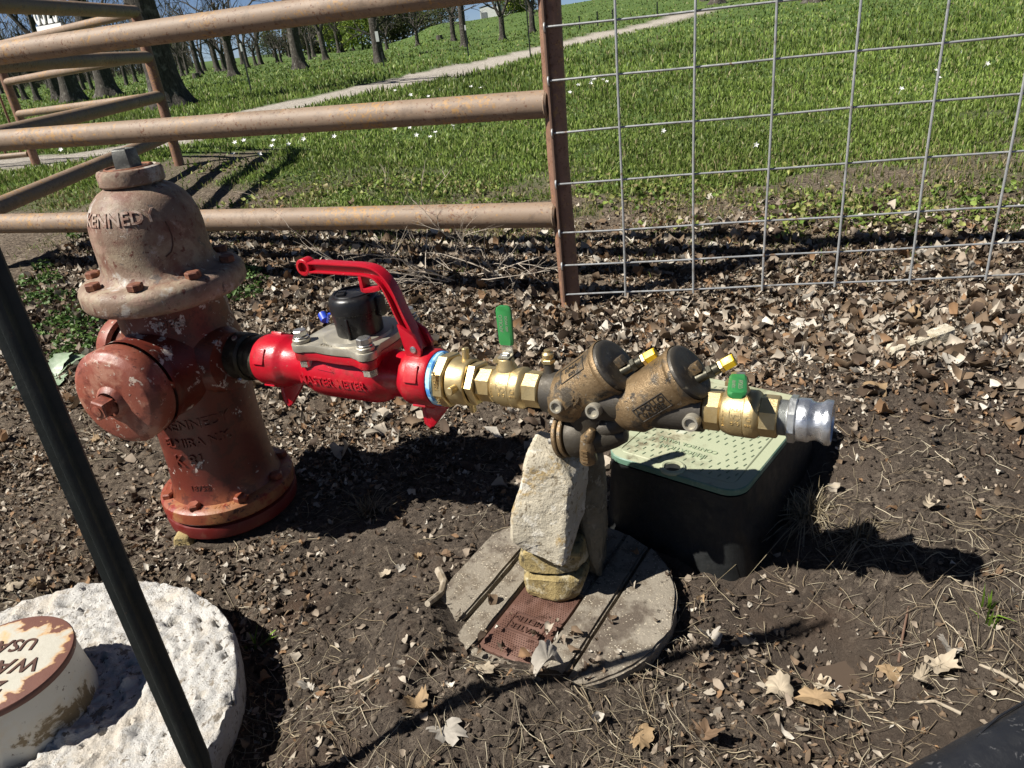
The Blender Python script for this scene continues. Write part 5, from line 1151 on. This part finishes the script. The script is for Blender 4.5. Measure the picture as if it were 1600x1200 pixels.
# ------------------------------------------------------------------ trees
def limb(mb, rd, p, d, L, r, dep, seg, wob=.16, drop=.0):
    n = 5 if dep > 1 else 3; pts = [p.copy()]; rs = [r]; dv = d.copy(); q = p.copy()
    for i in range(n):
        dv = (dv+Vector((rd.uniform(-wob, wob), rd.uniform(-wob, wob), rd.uniform(-wob, wob)+.05))).normalized(); q = q+dv*L/n; pts.append(q.copy()); rs.append(r*(1-.52*(i+1)/n))
    mb.tube(pts, rs, seg)
    if dep <= 0: return
    for k in range(rd.choice((2, 3, 3)) if dep > 1 else rd.choice((3, 4))):
        t = rd.randint(max(1, n//2), n); a = rd.uniform(0, 6.283); side = dv.orthogonal().normalized(); side = Matrix.Rotation(a, 3, dv) @ side
        nd = (dv*rd.uniform(.5, 1.0)+side*rd.uniform(.5, 1.0)).normalized(); limb(mb, rd, pts[t], nd, L*rd.uniform(.55, .8), rs[t]*rd.uniform(.5, .75), dep-1, max(3, seg-1 if dep > 2 else 3), wob*1.25)
def tree_mesh(seed, fork, dep=4, H_=14.0):
    """unit trunk radius .5 at breast height; returns trunk mesh and limb mesh"""
    rd = random.Random(seed); seg = 22; pts = []; rows = []; mbt = MB(); lean = rd.uniform(-.02, .02)
    hts = [-.3, 0, .25, .6, 1.1, 1.8, 2.8, 4.0, 5.2, fork]; hts = sorted(set(h for h in hts if h <= fork))
    def rr(h): return .5*(1+.75*math.exp(-max(h, 0)/.38)-.028*h)
    vs = []; 
    for h in hts:
        for i in range(seg):
            a = 2*math.pi*i/seg; fl_ = 1+.22*math.exp(-max(h, 0)/.5)*math.cos(5*a+seed)+.05*math.sin(3*a+h)
            vs.append((rr(h)*fl_*math.cos(a)+lean*h*h*.3, rr(h)*fl_*math.sin(a)+.05*math.sin(h*.8+seed), h))
    mbt.add(vs, [(k*seg+i, k*seg+(i+1) % seg, (k+1)*seg+(i+1) % seg, (k+1)*seg+i) for k in range(len(hts)-1) for i in range(seg)])
    tm = mbt.mesh('trunk', M['bark'], 60); mbl = MB(); top = Vector((lean*fork*fork*.3, .05*math.sin(fork*.8+seed), fork-.15)); nb = rd.choice((3, 4))
    for k in range(nb):
        a = 6.283*k/nb+rd.uniform(-.4, .4); limb(mbl, rd, top, Vector((math.cos(a)*.62, math.sin(a)*.62, 1)).normalized(), H_*.30, .30, dep, 7)
    for k in range(3):
        h = rd.uniform(fork*.55, fork*.95); a = rd.uniform(0, 6.283); limb(mbl, rd, Vector((0, 0, h)), Vector((math.cos(a), math.sin(a), rd.uniform(.2, .6))).normalized(), H_*.2, .10, dep-1, 5)
    lm_ = mbl.mesh('limbs', M['bark'], 0); return tm, lm_
def leaf_cloud(seed, n, rx, rz, zc, size, cols, hole=.5):
    r_ = np.random.default_rng(seed); nc = 42; c = r_.normal(0, 1, (nc, 3)); c = c/np.linalg.norm(c, axis=1)[:, None]*(.35+.65*r_.random((nc, 1))**.5)
    k = r_.integers(0, nc, n); P_ = c[k]+r_.normal(0, .17, (n, 3)); P_ = P_*np.array([rx, rx, rz])+np.array([0, 0, zc])
    tone = (.65+.7*r_.random(nc))[k]; Q_ = r_.normal(0, 1, (n, 2, 3)); Q_ /= np.linalg.norm(Q_, axis=2)[..., None]; s_ = size*(.5+r_.random((n, 1)))
    a, b = Q_[:, 0]*s_, Q_[:, 1]*s_*.7; V_ = np.stack([P_-a, P_+b, P_+a, P_-b], 1).reshape(-1, 3)
    col = np.array(cols)[r_.integers(0, len(cols), n)]*tone[:, None]
    return np_mesh('crown', V_, [np.arange(n*4).reshape(-1, 4)], M['crown'], 0, np.repeat(col, 4, 0))
variants = [tree_mesh(3, 5.6), tree_mesh(8, 3.6), tree_mesh(14, 6.6), tree_mesh(21, 4.6), tree_mesh(31, 4.0, 4)]
buds = [leaf_cloud(51+i, 500, 5.0, 3.4, 9.8, .10, [(.10, .15, .03), (.15, .19, .05), (.12, .11, .06)]) for i in range(2)]
PT = 'bare rough-barked pecan trunk standing in the grass'
# (px, py, trunk width px, variant, label)
near = [(268, 168, 47, 0, 'thickest bare tree trunk right behind the far fence post'), (118, 160, 27, 2, 'stout bare tree trunk left of the far fence post'), (170, 151, 26, 2, 'dark tree trunk between the stout trunk and the far fence post'), (92, 157, 15, 0, None), (60, 158, 9, 3, None), (40, 156, 8, 1, None), (28, 154, 7, 2, None), (145, 141, 6, 0, None), (132, 141, 6, 1, None), (199, 133, 6, 2, None), (213, 129, 6, 4, None), (286, 119, 6, 0, None), (294, 117, 5, 2, None), (313, 117, 9, 0, None), (320, 112, 6, 3, None), (341, 112, 8, 2, None), (352, 111, 7, 1, None), (366, 119, 14, 1, 'tree trunk with a pale base just right of the near post of the far fence'), (388, 106, 6, 0, None), (400, 103, 5, 4, None), (408, 101, 7, 3, None), (434, 98, 5, 1, None), (440, 98, 4, 4, None), (470, 108, 18, 0, 'straight thick tree trunk left of centre beyond the fence'), (485, 93, 5, 2, None), (491, 89, 6, 1, None), (509, 94, 9, 3, None),
        (594, 98, 16, 4, 'forked tree with a white tag on its trunk, above the middle rail'), (605, 78, 5, 1, None), (653, 71, 6, 1, None), (709, 64, 8, 3, None), (727, 73, 11, 0, 'slim straight tree trunk beside the white-topped stake'), (786, 62, 9, 1, 'forked tree in front of the white barn'), (832, 51, 9, 4, 'forked tree just left of the wire panel post'), (1121, 6, 17, 0, 'tree trunk at the top edge behind the wire panel'), (1274, 3, 24, 2, 'tree trunk cut by the top edge above the wire panel, the right one')]
def plant(p_, rad, var, ang, label, group, bud=None, crownless=False):
    t = thing('pecan_tree', label, 'tree', T(p_.x, p_.y, p_.z-.02) @ RZ(ang) @ Matrix.Scale(rad*2, 4), group)
    link('trunk', variants[var][0], t); link('limbs', variants[var][1], t)
    if bud is not None: link('crown', buds[bud], t)
    return t
for i, (px_, py_, wpx, var, lab) in enumerate(near):
    p_ = on_ground(px_, py_); dist = (p_-Vector((0, 0, CAM_H))).dot(FW); rad = wpx*dist/FPX/2
    plant(p_, rad, var, i*2.4, lab or 'slim bare pecan tree of the grove beyond the fence', None if lab else 'slim bare trees of the grove', (i % 2) if i % 3 == 0 and wpx < 12 else None)
rt = random.Random(5)
for i in range(34):
    px_ = rt.uniform(-30, 560); horizon = 128-.113*px_; p_ = on_ground(px_, horizon+rt.uniform(7, 19)); dist = p_.y
    plant(p_, rt.uniform(.11, .2), rt.randrange(5), rt.uniform(0, 6), 'slim bare pecan tree of the grove beyond the fence', 'slim bare trees of the grove', rt.choice((None, 0, 1)))
# leafy trees far behind
def leafy(px_, py_, dist_, hgt_, wid, seed, cols, label):
    p_ = at_y(px_, py_, dist_); z = terr1(p_.x, dist_); t = thing('leafy_tree', label, 'tree', T(p_.x, dist_, z)); mb = MB(); mb.tube([(0, 0, -.2), (.1, 0, hgt_*.3), (0, .1, hgt_*.6)], [hgt_*.03, hgt_*.024, hgt_*.012], 8); mb.build('trunk', M['bark'], t)
    o = link('crown', leaf_cloud(seed, 4200, wid, hgt_*.46, hgt_*.44, hgt_*.026, cols), t)
LG = [(.16, .24, .03), (.24, .30, .04), (.11, .18, .03)]; DG = [(.05, .09, .02), (.08, .12, .03), (.04, .07, .02)]; MG = [(.09, .12, .04), (.12, .14, .05), (.08, .08, .04)]
leafy(540, 78, 88, 6.0, 2.6, 61, LG, 'bright yellow-green leafing tree in the far tree line, left of the tagged trunk')
leafy(566, 74, 80, 4.0, 1.7, 62, LG, 'lower yellow-green bush right beside the tagged tree trunk')
leafy(515, 78, 110, 7.5, 4, 63, DG, 'dark green tree left of the yellow-green one')
leafy(690, 40, 130, 5, 3, 64, MG, 'dull grey-green tree at the foot of the hill')
leafy(630, 60, 120, 8, 4.5, 65, MG, 'grey budding tree right of the tagged trunk')
leafy(800, 22, 100, 4.2, 2.0, 66, LG, 'fresh green tree beside the white barn')
leafy(818, 20, 104, 4.0, 1.8, 67, DG, 'darker green tree right of the barn')
leafy(450, 88, 125, 7, 4, 68, MG, 'dull budding tree behind the straight thick trunk')
leafy(420, 92, 160, 4, 4, 69, DG, 'far low green tree in the gap left of the straight thick trunk')
leafy(490, 84, 100, 6.0, 3.0, 71, MG, 'grey-green leafing tree between the thick trunk and the dark green tree')
leafy(612, 66, 100, 6.5, 2.8, 72, MG, 'grey leafing tree just right of the tagged trunk')
leafy(665, 52, 150, 5, 3.5, 70, DG, 'far green tree on the shoulder of the hill')
# far woods
xs_, cols_ = [], []
r_ = np.random.default_rng(77); n = 60000; yy = r_.uniform(70, 150, n); px0 = r_.uniform(-1.05, -.345, n)*yy; zz = np.abs(r_.normal(0, 4.0, n))+.1
P_ = np.stack([px0, yy, base_h(px0, yy)+zz*(.5+1.0*fbm(px0*.12+30, yy*.02, 3))], 1); Q_ = r_.normal(0, 1, (n, 2, 3)); Q_[:, 0, 2] += np.sign(Q_[:, 0, 2])*.8; Q_ /= np.linalg.norm(Q_, axis=2)[..., None]; s_ = .32*(.4+r_.random((n, 1)))
V_ = np.stack([P_-Q_[:, 0]*s_*1.8, P_+Q_[:, 1]*s_*.16, P_+Q_[:, 0]*s_*1.8, P_-Q_[:, 1]*s_*.16], 1).reshape(-1, 3)
ctone = np.array([(.075, .068, .055), (.07, .08, .04), (.10, .09, .075), (.045, .04, .032)])[r_.integers(0, 4, n)]
tag(link('far_woods', np_mesh('far_woods', V_, [np.arange(n*4).reshape(-1, 4)], M['crown'], 0, np.repeat(ctone, 4, 0))), 'hazy grey-brown wood closing the view beyond the grove', 'woods', kind='stuff')

# ------------------------------------------------------------------ far small things
def barn(px_, py_, dist_, wd3, hg, label, door):
    p_ = at_y(px_, py_, dist_); z = terr1(p_.x, dist_)-.15; b = thing('metal_barn', label, 'barn', T(p_.x, dist_, z) @ RZ(R(-14)))
    mb = MB(); mb.box(wd3, wd3*.8, hg, None, (0, 0, hg/2)); mb.build('wall', M['barn'], b); mb = MB()
    mb.prism([(-wd3/2-.1, hg), (0, hg+wd3*.10), (wd3/2+.1, hg), (wd3/2+.1, hg+.07), (0, hg+wd3*.10+.07), (-wd3/2-.1, hg+.07)], -wd3*.42, wd3*.42, Matrix.Rotation(R(90), 4, 'X')); mb.build('roof', M['barnroof'], b)
    if door: mb = MB(); mb.box(wd3*.30, .06, hg*.62, None, (-wd3*.30, -wd3*.4-.01, hg*.32)); mb.build('door', M['barndoor'], b)
barn(769, 30, 96, 2.3, 1.35, 'white metal barn with grey door on the hill top', True)
barn(792, 26, 100, 1.5, .75, 'low white shed beside the barn on the hill top', False)
tp_m = MB(); tp_m.box(.03, .012, 1.0, None, (0, 0, .45)); tp_m.box(.008, .026, 1.0, None, (0, .016, .45)); tp_m = tp_m.mesh('t_post', M['pole'])
for q, hpx, lab, wt in (((393, 143), 70, 'steel stake in the grass right of the thick trunk', True), ((732, 88), 45, 'white-topped steel stake beside the slim straight trunk', True), ((829, 90), 88, 'tall dark stake beside the gravel track near the post', False), ((600, 104), 22, 'short stake at the foot of the tagged tree', False), ((906, 46), 20, 'thin stake left of the track behind the wire panel', False), ((934, 41), 22, 'thin stake by the track, second from the fence post', False), ((958, 38), 22, 'thin stake at the top edge by the first panel wire', False), ((1027, 24), 20, 'thin stake nearest the end of the gravel track', False)):
    p_ = on_ground(*q); d_ = (p_-Vector((0, 0, CAM_H))).dot(FW); t = thing('stake', lab, 'stake', T(*p_)); sc3 = hpx*d_/FPX
    mw_ = max(1.0, d_*.06); link('shaft', tp_m, t, Matrix.Diagonal((mw_, mw_, sc3, 1)))
    if wt: mb = MB(); mb.box(.034*mw_, .034*mw_, sc3*.16, None, (0, 0, sc3*.90)); mb.build('white_tip', M['signwhite'], t)
p_ = on_ground(594, 99); d_ = (p_-Vector((0, 0, CAM_H))).dot(FW); tg = at_y(589, 57, p_.y-16*d_/FPX/2-.06); mb = MB(); mb.box(.10, .02, .30); tag(mb.build('tree_tag', M['signwhite'], None, T(*tg)), 'white strip tag on the trunk of the forked tree', 'tag')
for q, lab, r in (((307, 122), 'small grey stump among the slim trunks', .16), ((687, 62), 'low brown stump on the slope by the stake', .15), ((1100, 2), 'stump at the top edge left of the trunk', .2)):
    p_ = on_ground(*q); mb = MB(); mb.lathe([(r*1.25, -.1), (r, .08), (r*.95, r*1.3), (0, r*1.32)], 14, None, 0, lambda a, rr, h: rr*(1+.12*math.sin(3*a)+.06*math.sin(7*a))); tag(mb.build('tree_stump', M['bark'], None, T(*p_)), lab, 'stump')
